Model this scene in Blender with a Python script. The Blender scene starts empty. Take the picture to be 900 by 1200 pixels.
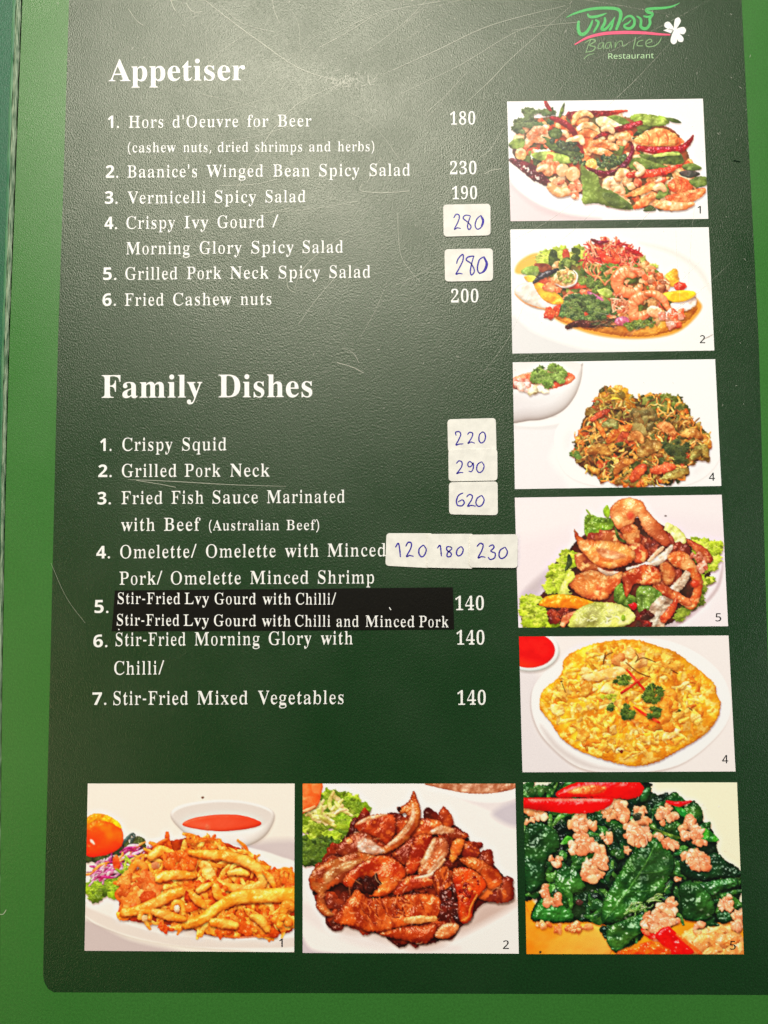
import bpy, math, random
import numpy as np
from mathutils import Matrix, Vector

scene = bpy.context.scene
COL = scene.collection
random.seed(4)

# ---------------------------------------------------------------- camera
# page = the plane z = 0, x right, y up the page; metres.  The phone looks down at it from 27 cm, a little tilted.
DIST = 0.27
_r = Vector((.99988, .0053, .01446)).normalized()
_u = Vector((-.00714, .996, -.0893)); _u = (_u - _r*_u.dot(_r)).normalized()
_n = _r.cross(_u)
PAGE2CAM = Matrix((_r, _u, _n)).transposed()
CAM2PAGE = PAGE2CAM.transposed()
CAM_POS = CAM2PAGE @ Vector((0, 0, DIST))
cam = bpy.data.cameras.new("camera")
cam.sensor_fit = 'HORIZONTAL'; cam.sensor_width = 36; cam.lens = 36
cam.clip_start = .01; cam.clip_end = 50
camo = bpy.data.objects.new("camera", cam)
camo.matrix_world = Matrix.Translation(CAM_POS) @ CAM2PAGE.to_4x4()
COL.objects.link(camo); scene.camera = camo

def G(px, py, z=0.0):
    """a measurement on the 900 x 1200 layout -> the point of the page it belongs to"""
    d = CAM2PAGE @ Vector(((px-450)/900, -(py-600)/900, -1))
    t = (z - CAM_POS.z)/d.z
    p = CAM_POS + d*t
    return p.x, p.y

# ---------------------------------------------------------------- light
world = bpy.data.worlds.new("World"); scene.world = world; world.use_nodes = True
world.node_tree.nodes["Background"].inputs[0].default_value = (1.0, .97, .92, 1)
world.node_tree.nodes["Background"].inputs[1].default_value = .04

def lamp(name, loc, target, size, energy, color, size_y=None):
    l = bpy.data.lights.new(name, 'AREA'); l.energy = energy; l.color = color
    l.size = size; l.shape = 'DISK'
    if size_y: l.shape = 'RECTANGLE'; l.size_y = size_y
    o = bpy.data.objects.new(name, l); o.location = loc
    o.rotation_euler = (Vector(target)-Vector(loc)).to_track_quat('-Z', 'Y').to_euler()
    COL.objects.link(o); return o
_g = Vector((*G(350, 130), 0)); _v = (_g - CAM_POS).normalized(); _m = Vector((_v.x, _v.y, -_v.z))
lamp("ceiling_lamp", _g + _m*1.1, _g, .62, 17.6, (1.0, .965, .89))
lamp("warm_lamp", (-1.1, -.35, .75), (0, -.12, 0), .5, 4.6, (1.0, .82, .48))
lamp("cool_fill", (1.4, -.15, .72), (.04, -.16, 0), 0.7, 6.5, (.90, .95, 1.0))  # added cool fill from the right, evens out and brightens the lower page
scene.view_settings.view_transform = 'Standard'; scene.view_settings.look = 'None'
scene.view_settings.exposure = 0; scene.view_settings.gamma = 1
scene.cycles.max_bounces = 6

# ---------------------------------------------------------------- materials
def lin(c):
    c = np.array(c, float)/255
    return tuple(np.where(c <= .04045, c/12.92, ((c+.055)/1.055)**2.4))
def mat(name, rgb, rough=.4, spec=.5, bump=0, bscale=2200, var=0, vscale=900, rgb2=None, attr=None, stretch=1.0, wave=0):
    """procedural Principled: base colour with a fine noise, fine embossed grain as bump"""
    m = bpy.data.materials.new(name); m.use_nodes = True
    nt = m.node_tree; N = nt.nodes; L = nt.links; b = N["Principled BSDF"]
    b.inputs["Roughness"].default_value = rough
    b.inputs["Specular IOR Level"].default_value = spec
    tc = N.new("ShaderNodeTexCoord")
    if attr:
        a = N.new("ShaderNodeVertexColor"); a.layer_name = attr; L.new(a.outputs[0], b.inputs["Base Color"])
    else:
        c1 = lin(rgb); c2 = lin(rgb2) if rgb2 else tuple(min(1, v*(1+var)) for v in c1)
        if not rgb2: c1 = tuple(v*(1-var) for v in c1)
        n = N.new("ShaderNodeTexNoise"); n.inputs["Scale"].default_value = vscale; n.inputs["Detail"].default_value = 3
        ms = N.new("ShaderNodeMapping"); ms.inputs["Scale"].default_value = (1, stretch, 1)
        L.new(tc.outputs["Object"], ms.inputs[0]); L.new(ms.outputs[0], n.inputs["Vector"])
        r = N.new("ShaderNodeValToRGB")
        r.color_ramp.elements[0].position = .35; r.color_ramp.elements[1].position = .65
        r.color_ramp.elements[0].color = (*c1, 1); r.color_ramp.elements[1].color = (*c2, 1)
        L.new(n.outputs["Fac"], r.inputs[0]); L.new(r.outputs[0], b.inputs["Base Color"])
    if wave:      # handling leaves the laminate a little duller here and there
        n3 = N.new("ShaderNodeTexNoise"); n3.inputs["Scale"].default_value = 28; n3.inputs["Detail"].default_value = 5
        mr = N.new("ShaderNodeMapRange"); mr.inputs["From Min"].default_value = .3; mr.inputs["From Max"].default_value = .7
        mr.inputs["To Min"].default_value = rough-wave; mr.inputs["To Max"].default_value = rough+wave
        L.new(tc.outputs["Object"], n3.inputs["Vector"]); L.new(n3.outputs["Fac"], mr.inputs["Value"]); L.new(mr.outputs[0], b.inputs["Roughness"])
    if bump:
        n2 = N.new("ShaderNodeTexNoise"); n2.inputs["Scale"].default_value = bscale; n2.inputs["Detail"].default_value = 2
        mp = N.new("ShaderNodeMapping"); mp.inputs["Scale"].default_value = (1.2, .6, 1)
        mp.inputs["Rotation"].default_value = (0, 0, .12)
        L.new(tc.outputs["Object"], mp.inputs[0]); L.new(mp.outputs[0], n2.inputs["Vector"])
        bp = N.new("ShaderNodeBump"); bp.inputs["Strength"].default_value = bump; bp.inputs["Distance"].default_value = .0006
        L.new(n2.outputs["Fac"], bp.inputs["Height"]); L.new(bp.outputs[0], b.inputs["Normal"])
    return m

M = {
 'panel':  mat('dark_green_print', (10, 52, 18), .36, .72, bump=.25, bscale=2400, var=.2, wave=.05, vscale=1500),
 'border': mat('light_green_print', (50, 110, 42), .38, .55, bump=.16, bscale=2600, wave=.05, var=.10, vscale=1300),
 'teal':   mat('teal_liner', (15, 88, 54), .45, .4, bump=.2, var=.1),
 'worn':   mat('worn_fold', (58, 92, 62), .6, .3, bump=.2, bscale=1200, rgb2=(150, 168, 140), vscale=1900, stretch=.1),
 'crease': mat('rubbed_crease', (40, 104, 66), .5, .3, bump=.1, rgb2=(84, 130, 88), vscale=700, stretch=.1),
 'groove': mat('dark_groove', (10, 30, 14), .8, .1),
 'text':   mat('white_print', (238, 238, 234), .42, .35, bump=.2, var=.02),
 'photo':  mat('photo_print', None, .38, .45, bump=.06, attr='ink'),
 'ink':    mat('black_print', (24, 22, 22), .5, .3),
 'tag':    mat('sticker_paper', (228, 226, 218), .6, .25, bump=.12, bscale=1200, var=.05, vscale=300),
 'pen':    mat('blue_violet_ink', (42, 28, 150), .5, .3, var=.25, vscale=1600),
 'strip':  mat('black_label_tape', (11, 9, 3), .45, .2, bump=.1, var=.2),
 'logog':  mat('logo_green', (76, 180, 94), .42, .4, bump=.3, var=.05),
 'logop':  mat('logo_pink', (236, 84, 120), .42, .4, bump=.3, var=.05),
 'logod':  mat('logo_grey_green', (122, 160, 108), .42, .4, bump=.3, var=.1),
 'logor':  mat('logo_pale_green', (176, 214, 164), .42, .4, bump=.2, var=.05),
 'table':  mat('table_wood', (92, 62, 40), .5, .4, bump=.3, bscale=60, var=.3, vscale=40),
}
for k in ('panel', 'border'):      # warm cast of the glare, put into the specular tint
    M[k].node_tree.nodes["Principled BSDF"].inputs["Specular Tint"].default_value = (1, .965, .84, 1)
def scratch_mat(name, rgb, alpha):
    m = mat(name, rgb, .5, .5, var=.1); m.node_tree.nodes["Principled BSDF"].inputs["Alpha"].default_value = alpha
    return m
M['scratch'] = scratch_mat('scratched_laminate', (236, 236, 216), .46)
M['faint'] = scratch_mat('faint_scratch', (232, 232, 212), .3)
M['scuff'] = scratch_mat('scuffed_laminate', (236, 236, 218), .36)

# ---------------------------------------------------------------- object helpers
def link(name, me, m, parent=None, label=None):
    o = bpy.data.objects.new(name, me); COL.objects.link(o)
    if m: me.materials.append(m)
    if parent: o.parent = parent
    if label: o['label'] = label
    return o
def mesh(verts, faces):
    me = bpy.data.meshes.new("m"); me.from_pydata(verts, [], faces); me.update(); return me
def tag(o, label, cat, group=None):
    o['label'] = label; o['category'] = cat
    if group: o['group'] = group
def slab(pts, z0, z1, bev=0.0):
    """a thin sheet with a real thickness; its upper rim turned down a little"""
    n = len(pts); c = np.mean(pts, axis=0)
    V = [(x, y, z0) for x, y in pts] + [(x, y, z1-bev) for x, y in pts]
    ins = []
    for x, y in pts:
        d = Vector((c[0]-x, c[1]-y)); d.normalize(); ins.append((x+d.x*bev, y+d.y*bev, z1))
    V += ins
    F = [tuple(range(2*n, 3*n))]
    for k in (0, 1):
        F += [(k*n+i, k*n+(i+1) % n, (k+1)*n+(i+1) % n, (k+1)*n+i) for i in range(n)]
    F.append(tuple(reversed(range(n))))
    # make the outline counter-clockwise
    a = sum(pts[i][0]*pts[(i+1) % n][1]-pts[(i+1) % n][0]*pts[i][1] for i in range(n))
    if a < 0: F = [tuple(reversed(f)) for f in F]
    return mesh(V, F)
def rounded(quad, r, n=5):
    """layout quad -> outline with rounded corners (layout units)"""
    q = [np.array(p, float) for p in quad]; out = []
    for i in range(4):
        p, a, b = q[i], q[i-1], q[(i+1) % 4]
        da = (a-p)/np.linalg.norm(a-p); db = (b-p)/np.linalg.norm(b-p)
        s, e = p+da*r, p+db*r
        for k in range(n+1):
            t = k/n; out.append(tuple((1-t)**2*s+2*t*(1-t)*p+t*t*e))
    return out
def ribbons(paths, z, seg=7):
    """pen or brush strokes laid on the page: list of (points, width or widths) in layout units"""
    V, F = [], []
    for pts, w in paths:
        p = smooth_closed(pts, seg, False) if len(pts) > 2 else np.linspace(pts[0], pts[1], 8)
        n = len(p); w = [w] if np.isscalar(w) else w
        ww = np.interp(np.linspace(0, 1, n), np.linspace(0, 1, max(2, len(w))), w if len(w) > 1 else [w[0]]*2)/2
        t = np.gradient(p, axis=0); t /= np.linalg.norm(t, axis=1)[:, None]+1e-9
        nn = np.stack([-t[:, 1], t[:, 0]], 1)
        p = np.vstack([p[0]-t[0]*ww[0]*.7, p, p[-1]+t[-1]*ww[-1]*.7])
        nn = np.vstack([nn[0], nn, nn[-1]]); ww = np.concatenate([[ww[0]*.4], ww, [ww[-1]*.4]])
        b = len(V); z += 2e-7
        for q, m_, w_ in zip(p, nn, ww):
            V.append((*G(*(q+m_*w_)), z)); V.append((*G(*(q-m_*w_)), z))
        for i in range(len(p)-1):
            F.append((b+2*i+1, b+2*i+3, b+2*i+2, b+2*i))
    me = mesh(V, F)
    for f in me.polygons:
        if f.normal.z < 0: f.flip()
    return me

# ---- painter begin : the eight dish pictures printed on the page (inks worked out numerically, no image files)
import numpy as np
SCL = 0.5

def smooth_closed(p, n=6, closed=True):
    p = np.asarray(p, float)
    out = []
    N = len(p)
    if N < 3: return p
    rng = range(N) if closed else range(N - 1)
    for i in rng:
        if closed:
            a, b, c, d = p[(i-1) % N], p[i], p[(i+1) % N], p[(i+2) % N]
        else:
            a, b, c, d = p[max(i-1, 0)], p[i], p[i+1], p[min(i+2, N-1)]
        for j in range(n):
            t = j / n
            out.append(.5*((2*b) + (c-a)*t + (2*a-5*b+4*c-d)*t*t + (3*b-a-3*c+d)*t**3))
    if not closed: out.append(p[-1])
    return np.array(out)

def vnoise(x, y, seed):
    xi = np.floor(x).astype(np.int64); yi = np.floor(y).astype(np.int64)
    fx = x - xi; fy = y - yi
    fx = fx*fx*(3-2*fx); fy = fy*fy*(3-2*fy)
    def h(a, b):
        n = (a*374761393 + b*668265263 + seed*1442695041) & 0xffffffff
        n = ((n ^ (n >> 13)) * 1274126177) & 0xffffffff
        return ((n ^ (n >> 16)) & 0xffff) / 65535.0
    return (h(xi, yi)*(1-fx)+h(xi+1, yi)*fx)*(1-fy) + (h(xi, yi+1)*(1-fx)+h(xi+1, yi+1)*fx)*fy

def fbm(x, y, seed, octs=3):
    s = 0; a = .5; t = 0
    for o in range(octs):
        s = s + a*vnoise(x*2**o, y*2**o, seed+o*17); t += a; a *= .55
    return s/t

def blur(m, r):
    r = int(max(1, round(r)))
    for ax in (0, 1):
        for _ in range(2):
            c = np.cumsum(np.pad(m, [(r+1, r) if k == ax else (0, 0) for k in (0, 1)], mode='edge'), axis=ax)
            n = m.shape[ax]
            m = (np.take(c, range(2*r+1, 2*r+1+n), axis=ax) - np.take(c, range(0, n), axis=ax))/(2*r+1)
    return m

class Pic:
    def __init__(s, w, h, bg, seed):
        s.W, s.H = int(w*SCL), int(h*SCL)
        s.A = np.empty((s.H, s.W, 3)); s.A[:] = np.array(bg, float)/255
        s.R = np.random.RandomState(seed); s.k = seed*100
    def region(s, x0, y0, x1, y1):
        i0, i1 = max(0, int(y0*SCL)), min(s.H, int(y1*SCL)+2)
        j0, j1 = max(0, int(x0*SCL)), min(s.W, int(x1*SCL)+2)
        if i1 <= i0 or j1 <= j0: return None
        Y, X = np.mgrid[i0:i1, j0:j1]
        return (slice(i0, i1), slice(j0, j1)), (X+.5)/SCL, (Y+.5)/SCL
    def P(s, pts, col, c2=None, r=14, ns=18, b=1.2, bs=None, sp=.15, sh=.45, so=(3, 6), e=None, ew=5, aa=1.0, sm=True,
          amb=.70, al=1.0, spp=24, sx=1.0, mixp=.5, c3=None, gl=None, rag=None, patch=.34):
        s.k += 1
        p = smooth_closed(pts) if sm else np.asarray(pts, float)
        mg = 14 + aa*2
        rg = s.region(p[:, 0].min()-mg, p[:, 1].min()-mg, p[:, 0].max()+mg, p[:, 1].max()+mg)
        if rg is None: return
        sl, X, Y = rg
        ins = np.zeros(X.shape, bool); d2 = np.full(X.shape, 1e12)
        q = np.roll(p, -1, 0)
        for (x0, y0), (x1, y1) in zip(p, q):
            dx, dy = x1-x0, y1-y0
            L = dx*dx+dy*dy
            if L < 1e-9: continue
            t = np.clip(((X-x0)*dx+(Y-y0)*dy)/L, 0, 1)
            d2 = np.minimum(d2, (X-x0-t*dx)**2+(Y-y0-t*dy)**2)
            if y0 != y1:
                c = (y0 > Y) != (y1 > Y)
                ins ^= c & (X < (x1-x0)*(Y-y0)/(y1-y0)+x0)
        d = np.sqrt(d2)
        sd = np.where(ins, d, -d)
        if rag is None: rag = min(5.0, r*.22)*min(1, b/1.2) if b > 0 else 0
        if rag: sd = sd + rag*2*(fbm(X/8, Y/8, s.k+21, 3)-.5)
        m = np.clip(sd*SCL/aa+.5, 0, 1)
        if sh > 0:
            mm = .5*blur(m, 1.0)+.5*blur(m, 4.0)
            oy, ox = int(so[1]*SCL), int(so[0]*SCL)
            mm = np.roll(np.roll(mm, oy, 0), ox, 1)
            s.A[sl] *= (1 - .64*sh*np.clip(mm*1.3-.15, 0, 1)*(1-m))[..., None]**np.array([.8, 1, 1.1])
        dd = np.clip(sd/r, 0, 1)
        h = r*np.sqrt(np.clip(1-(1-dd)**2, 0, 1))*.55
        if b > 0: h = h + min(r, 26)*.9*min(1, b/1.2)*fbm(X/(ns*1.3)*sx, Y/(ns*1.3), s.k+31, 2)
        bs = bs or ns*.6
        n = fbm(X/bs*sx, Y/bs, s.k, 3)
        h = h + b*bs*.35*n
        gy, gx = np.gradient(h, 1/SCL)
        iz = 1/np.sqrt(gx*gx+gy*gy+1)
        nx, ny = -gx*iz, -gy*iz
        Lx, Ly, Lz = -.22, -.62, .75
        lam = (nx*Lx+ny*Ly+iz*Lz)/Lz
        shd = np.clip(amb+(1-amb)*lam, .12, 1.4)
        cA = np.array(col, float)/255
        C = np.empty(X.shape+(3,)); C[:] = cA
        if c2 is not None:
            t = np.clip((fbm(X/ns*sx, Y/ns, s.k+7, 3)-mixp)*4+.5, 0, 1)[..., None]
            C = C*(1-t)+np.array(c2, float)/255*t
        if c3 is not None:
            t = np.clip((fbm(X/ns*1.7*sx, Y/ns*1.7, s.k+9, 3)-.58)*6+.3, 0, 1)[..., None]
            C = C*(1-t)+np.array(c3, float)/255*t
        if gl is not None:       # gradient from first colour to gl between two points
            (gx0, gy0), (gx1, gy1), gc = gl
            L = (gx1-gx0)**2+(gy1-gy0)**2
            t = np.clip(((X-gx0)*(gx1-gx0)+(Y-gy0)*(gy1-gy0))/L, 0, 1)[..., None]
            C = C*(1-t)+np.array(gc, float)/255*t
        if e is not None:
            t = .6*np.exp(-np.clip(sd, 0, None)/ew)[..., None]*np.clip(.35+1.3*fbm(X/30, Y/30, s.k+51, 2), 0, 1)[..., None]
            C = C*(1-t)+np.array(e, float)/255*t
        patch = patch*min(1, b/1.2)
        if b > 0 and patch: shd = shd*(1-patch+2*patch*fbm(X/(ns*2.2), Y/(ns*2.2), s.k+41, 2))
        ex = [.6, 1.08, 1.35] if col[0] > col[2]+60 and col[0] > col[1] else [.85, 1.0, 1.1]
        C = C*shd[..., None]**np.array(ex)
        if sp > 0:
            hx, hy, hz = -.2, -.33, .92
            S = np.clip(nx*hx+ny*hy+iz*hz, 0, 1)**spp
            S = np.clip((S-.35)/.65, 0, 1)*(.4+.9*fbm(X/9, Y/9, s.k+3, 2))
            C = C + sp*S[..., None]
        m = (m*al)[..., None]
        s.A[sl] = s.A[sl]*(1-m)+np.clip(C, 0, 1)*m
    def S(s, path, w, col, c2=None, sm=True, **k):
        p = smooth_closed(path, 7, False) if len(path) > 2 else np.array([np.array(path[0])*(1-t)+np.array(path[1])*t for t in np.linspace(0, 1, 6)], float)
        n = len(p)
        if np.isscalar(w): w = [w*.6, w, w, w*.6]
        ww = np.interp(np.linspace(0, 1, n), np.linspace(0, 1, len(w)), w)*.5
        t = np.gradient(p, axis=0); t /= np.linalg.norm(t, axis=1)[:, None]+1e-9
        nn = np.stack([-t[:, 1], t[:, 0]], 1)
        jit = 1+.12*(s.R.rand(n)-.5)
        a = p+nn*(ww*jit)[:, None]; c = p-nn*(ww*jit)[:, None]
        poly = np.vstack([a, [p[-1]+t[-1]*ww[-1]*.6], c[::-1], [p[0]-t[0]*ww[0]*.6]])
        k.setdefault('r', max(3, max(ww)*1.0))
        s.P(poly, col, c2, sm=False, **k)
    def E(s, cx, cy, rx, ry, col, rot=0, **k):
        a = np.linspace(0, 2*np.pi, 40, endpoint=False); R = np.radians(rot)
        x, y = rx*np.cos(a), ry*np.sin(a)
        s.P(np.stack([cx+x*np.cos(R)-y*np.sin(R), cy+x*np.sin(R)+y*np.cos(R)], 1), col, sm=False, **k)
    def flat(s, pts, col, aa=1.5, **k):
        k.setdefault('sh', 0)
        s.P(pts, col, r=1, b=0, sp=0, amb=1, aa=aa, **k)
    def inpoly(s, poly, n):
        p = np.asarray(poly, float); out = []
        while len(out) < n:
            x = p[:, 0].min()+s.R.rand()*np.ptp(p[:, 0]); y = p[:, 1].min()+s.R.rand()*np.ptp(p[:, 1])
            c = False; j = len(p)-1
            for i in range(len(p)):
                if (p[i, 1] > y) != (p[j, 1] > y) and x < (p[j, 0]-p[i, 0])*(y-p[i, 1])/(p[j, 1]-p[i, 1])+p[i, 0]: c = not c
                j = i
            if c: out.append((x, y))
        return out
    def chunks(s, poly, n, size, pal, jag=.35, order=True, asp=.75, **k):
        """n irregular lumps strewn through a region, back to front"""
        pts = s.inpoly(poly, n)
        if order: pts.sort(key=lambda q: q[1])
        for x, y in pts:
            z = size*(.6+.8*s.R.rand()); a0 = s.R.rand()*6.28; m = 8; th = s.R.rand()*3.14
            P_ = []
            for i in range(m):
                a = a0+6.283*i/m; rr = z*(1+jag*(s.R.rand()-.5)*2)
                u, v = rr*np.cos(a), rr*np.sin(a)*asp
                P_.append((x+u*np.cos(th)-v*np.sin(th), y+u*np.sin(th)+v*np.cos(th)))
            c = pal[s.R.randint(len(pal))]
            kk = dict(r=z*.7, ns=z*1.2, b=1.3); kk.update(k)
            s.P(P_, c[0], c[1], **kk)
    def shreds(s, poly, n, length, w, pal, ang=None, bend=.5, **k):
        pts = s.inpoly(poly, n); pts.sort(key=lambda q: q[1])
        for x, y in pts:
            a = s.R.rand()*6.28 if ang is None else ang+(s.R.rand()-.5)*1.2
            l = length*(.6+.8*s.R.rand()); bd = bend*(s.R.rand()-.5)*2*l
            dx, dy = np.cos(a)*l/2, np.sin(a)*l/2
            c = pal[s.R.randint(len(pal))]
            kk = dict(sh=.35, so=(1, 3)); kk.update(k)
            s.S([(x-dx, y-dy), (x-dy/l*bd, y+dx/l*bd), (x+dx, y+dy)], w*(.7+.6*s.R.rand()), c[0], c[1], **kk)
    def frill(s, poly, n, pal, size=22, **k):
        """curly lettuce or herb mass: ragged little leaves with light rims"""
        pts = s.inpoly(poly, n); pts.sort(key=lambda q: q[1])
        for x, y in pts:
            z = size*(.6+.7*s.R.rand()); m = 14; a0 = s.R.rand()*6.28
            P_ = [(x+z*(1+.3*(-1)**i*s.R.rand())*np.cos(a0+6.283*i/m), y+.75*z*(1+.3*(-1)**i*s.R.rand())*np.sin(a0+6.283*i/m)) for i in range(m)]
            c = pal[s.R.randint(len(pal))]
            kk = dict(r=z*.5, ns=z*.9, b=2.0, bs=z*.45, sp=.12, sh=.5, e=c[2] if len(c) > 2 else None, ew=2.5); kk.update(k)
            s.P(P_, c[0], c[1], sm=True, **kk)
    def done(s, sat=1.0, con=1.0, grain=.012, gam=.86, olive=1.0):
        A = np.clip(s.A, 0, 1)**gam
        bl = lambda r: np.stack([blur(A[..., c], r) for c in range(3)], -1)
        A = np.clip(A + .32*(A-bl(7)) + .12*(A-bl(1)), 0, 1)
        gr = np.clip(A[..., 1]-np.maximum(A[..., 0], A[..., 2]), 0, 1)*olive
        A[..., 0] += .55*gr; A[..., 2] -= .25*gr
        g = A.mean(-1, keepdims=True)
        A = g+(A-g)*sat
        A = (A-.5)*con+.5
        A = A+grain*(s.R.rand(s.H, s.W, 1)-.5)*2
        return np.clip(A, 0, 1)

GD = ((58, 84, 48), (88, 118, 62)); GM = ((98, 138, 60), (140, 178, 84)); GL = ((150, 190, 92), (186, 214, 120))
RED = (186, 34, 36); MAR = (112, 24, 30); ORA = (232, 128, 70); CRM = (246, 214, 170)

def dish_cashew():
    p = Pic(900, 570, (252, 248, 246), 1)
    p.flat([(20, 300), (60, 360), (160, 440), (300, 500), (470, 535), (470, 570), (0, 570)], (232, 216, 218), aa=9, sm=False)
    p.flat([(20, 270), (90, 380), (240, 450), (430, 500), (700, 520), (880, 470), (880, 540), (500, 545), (260, 520), (90, 430), (20, 340)], (253, 249, 247), aa=6)
    p.flat([(40, 400), (140, 470), (280, 515), (420, 535), (300, 540), (150, 500)], (226, 206, 208), aa=9)
    body = [(50, 230), (90, 130), (250, 100), (450, 95), (700, 150), (770, 230), (820, 360), (810, 450), (640, 488), (500, 480), (330, 430), (190, 390), (60, 280)]
    p.P(body, (150, 70, 44), (104, 84, 48), r=30, sp=0, sh=.3, ns=40, aa=2)
    p.chunks(body, 130, 23, [((236, 128, 66), (246, 180, 120)), ((222, 96, 50), (240, 150, 96)), ((214, 80, 46), (236, 140, 90)), ((92, 112, 56), (64, 84, 44)), ((250, 224, 184), (240, 190, 140)), ((248, 214, 170), (236, 170, 120))], sp=.2)
    for x, y in p.inpoly([(110, 200), (300, 150), (560, 180), (780, 300), (800, 440), (520, 460), (260, 420)], 26):
        a = p.R.rand()*6.28; d = np.array([np.cos(a), np.sin(a)]); n_ = np.array([-d[1], d[0]]); q = np.array([x, y])
        p.S([q-d*24, q-d*8+n_*14, q+d*10+n_*13, q+d*24-n_*2], [14, 25, 25, 14], (252, 226, 184), (244, 196, 138), sp=.25, b=.7, e=(222, 150, 96), ew=4)
    p.frill([(50, 130), (110, 70), (190, 62), (225, 95), (200, 135), (130, 150), (95, 185), (55, 170)], 34, [((72, 98, 66), (50, 72, 50), (110, 136, 96)), ((90, 116, 78), (64, 88, 58), (130, 150, 110))], 19)
    p.S([(182, 36), (192, 58), (206, 78)], [10, 18, 12], RED, MAR, sp=.3)
    p.P([(240, 98), (250, 66), (264, 46), (262, 80), (248, 108)], (110, 136, 70), (60, 84, 46), e=(50, 70, 40), ew=3)
    p.S([(280, 98), (360, 92), (450, 90), (530, 78)], [30, 28, 24, 6], MAR, (160, 40, 34), sp=.35, gl=((440, 90), (530, 78), (222, 90, 46)))
    p.P([(540, 108), (575, 92), (640, 98), (695, 108), (705, 130), (665, 146), (600, 140), (560, 126)], (156, 194, 104), (120, 164, 78), r=18, b=1.6, e=(96, 140, 62), ew=4)
    p.P([(690, 110), (730, 112), (758, 130), (720, 128)], (70, 100, 60), None, r=6)
    p.P([(440, 108), (480, 98), (520, 112), (540, 136), (490, 134)], (122, 160, 90), (88, 126, 62), r=12)
    p.P([(398, 112), (440, 104), (490, 130), (520, 150), (450, 160), (405, 140)], (250, 228, 190), (240, 200, 140), r=12)
    for c in [((300, 135), (316, 100), (356, 90), (384, 104)), ((318, 160), (350, 138), (392, 150), (410, 180))]:
        p.S(c, [16, 28, 26, 14], (250, 220, 170), (238, 186, 120), sp=.2)
    p.S([(205, 108), (260, 130), (300, 165), (325, 215), (345, 262)], [16, 24, 24, 20, 8], (150, 34, 38), MAR, sp=.4)
    for c, w in [(((330, 190), (352, 170), (386, 186), (372, 220)), 34), (((360, 260), (390, 226), (440, 222), (490, 240)), 42), (((470, 190), (505, 176), (540, 196)), 40), (((364, 240), (420, 252), (466, 262)), 30)]:
        p.S(c, [w*.6, w, w, w*.5], (236, 138, 78), (250, 196, 140), sp=.25, b=1.6)
    p.S([(450, 200), (476, 190)], 34, (250, 206, 150), (240, 170, 110), sp=.2)
    p.S([(590, 128), (520, 150), (440, 172), (388, 198)], [20, 26, 24, 8], (170, 32, 36), MAR, sp=.45)
    p.S([(556, 186), (580, 170), (592, 190), (552, 196)], [6, 20, 20, 6], (66, 92, 52), (44, 62, 40))
    # big prawn upper right
    p.P([(556, 205), (600, 172), (660, 152), (720, 170), (744, 200), (720, 226), (650, 228), (590, 224)], (248, 186, 110), (238, 132, 74), r=22, b=2, ns=30, sp=.25)
    for x in (610, 650, 690): p.S([(x, 170), (x+12, 195), (x+6, 222)], 7, (226, 110, 62), None, sp=.1, sh=.2, al=.7)
    p.S([(570, 236), (650, 246), (745, 242), (790, 212), (806, 182)], [22, 32, 32, 22, 6], (196, 34, 38), (150, 26, 34), sp=.6)
    p.P([(580, 262), (660, 266), (740, 250), (768, 290), (740, 306), (650, 300), (600, 286)], (84, 116, 60), (56, 84, 46), r=14, e=(160, 184, 110), ew=3)
    p.P([(535, 290), (580, 276), (640, 296), (700, 316), (640, 326), (550, 326)], (70, 100, 56), (100, 134, 70), r=12)
    p.S([(640, 270), (700, 262), (750, 262)], 16, (170, 196, 110), (120, 156, 76))
    p.P([(168, 190), (200, 196), (260, 236), (330, 252), (330, 278), (250, 262), (190, 230)], (70, 98, 56), (50, 72, 44), r=12)
    p.P([(196, 168), (232, 152), (256, 172), (236, 198), (206, 192)], (84, 118, 70), (56, 84, 52), r=12)
    p.chunks([(205, 200), (320, 215), (330, 250), (240, 235)], 26, 9, [((44, 58, 44), (70, 88, 62))], jag=.1, sp=.3)
    for c in [((96, 240), (130, 196), (180, 210)), ((110, 190), (150, 160), (190, 166)), ((130, 250), (170, 262), (200, 250))]:
        p.S(c, [22, 40, 26], (240, 146, 96), (250, 200, 160), sp=.3, b=1.6)
    p.P([(30, 218), (60, 196), (96, 200), (88, 236), (44, 240)], (128, 166, 84), (92, 128, 60), r=14)
    p.E(80, 262, 24, 26, (250, 220, 172), c2=(240, 180, 110), sp=.25)
    p.S([(34, 284), (90, 312), (150, 350), (200, 392)], [14, 44, 60, 18], (122, 34, 40), (86, 20, 28), sp=.55, b=2.4, bs=9)
    p.chunks([(60, 300), (110, 320), (180, 370), (150, 370)], 26, 3.5, [((250, 226, 214), (240, 200, 190))], sp=0, sh=.1)
    p.P([(126, 262), (180, 250), (250, 262), (300, 282), (286, 302), (220, 300), (150, 286)], (172, 202, 112), (126, 166, 80), r=14, e=(110, 150, 66), ew=3)
    p.chunks([(130, 290), (230, 300), (240, 345), (180, 345)], 12, 20, [((234, 120, 72), (246, 170, 120))], sp=.25)
    p.chunks([(280, 260), (350, 260), (352, 305), (290, 310)], 26, 9, [((50, 68, 46), (84, 108, 66))], jag=.1, sp=.3)
    p.E(256, 330, 28, 28, (246, 210, 160), c2=(240, 176, 116), sp=.3, b=.5)
    p.E(300, 346, 30, 32, (248, 208, 160), c2=(240, 176, 116), sp=.3, b=.5)
    p.chunks([(400, 278), (520, 268), (530, 300), (480, 325), (410, 315)], 46, 11, [((46, 66, 46), (76, 102, 62)), ((60, 82, 52), (36, 52, 38))], jag=.1, sp=.35)
    p.E(378, 304, 24, 24, (238, 150, 70), c2=(246, 184, 100), sp=.4)
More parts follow.
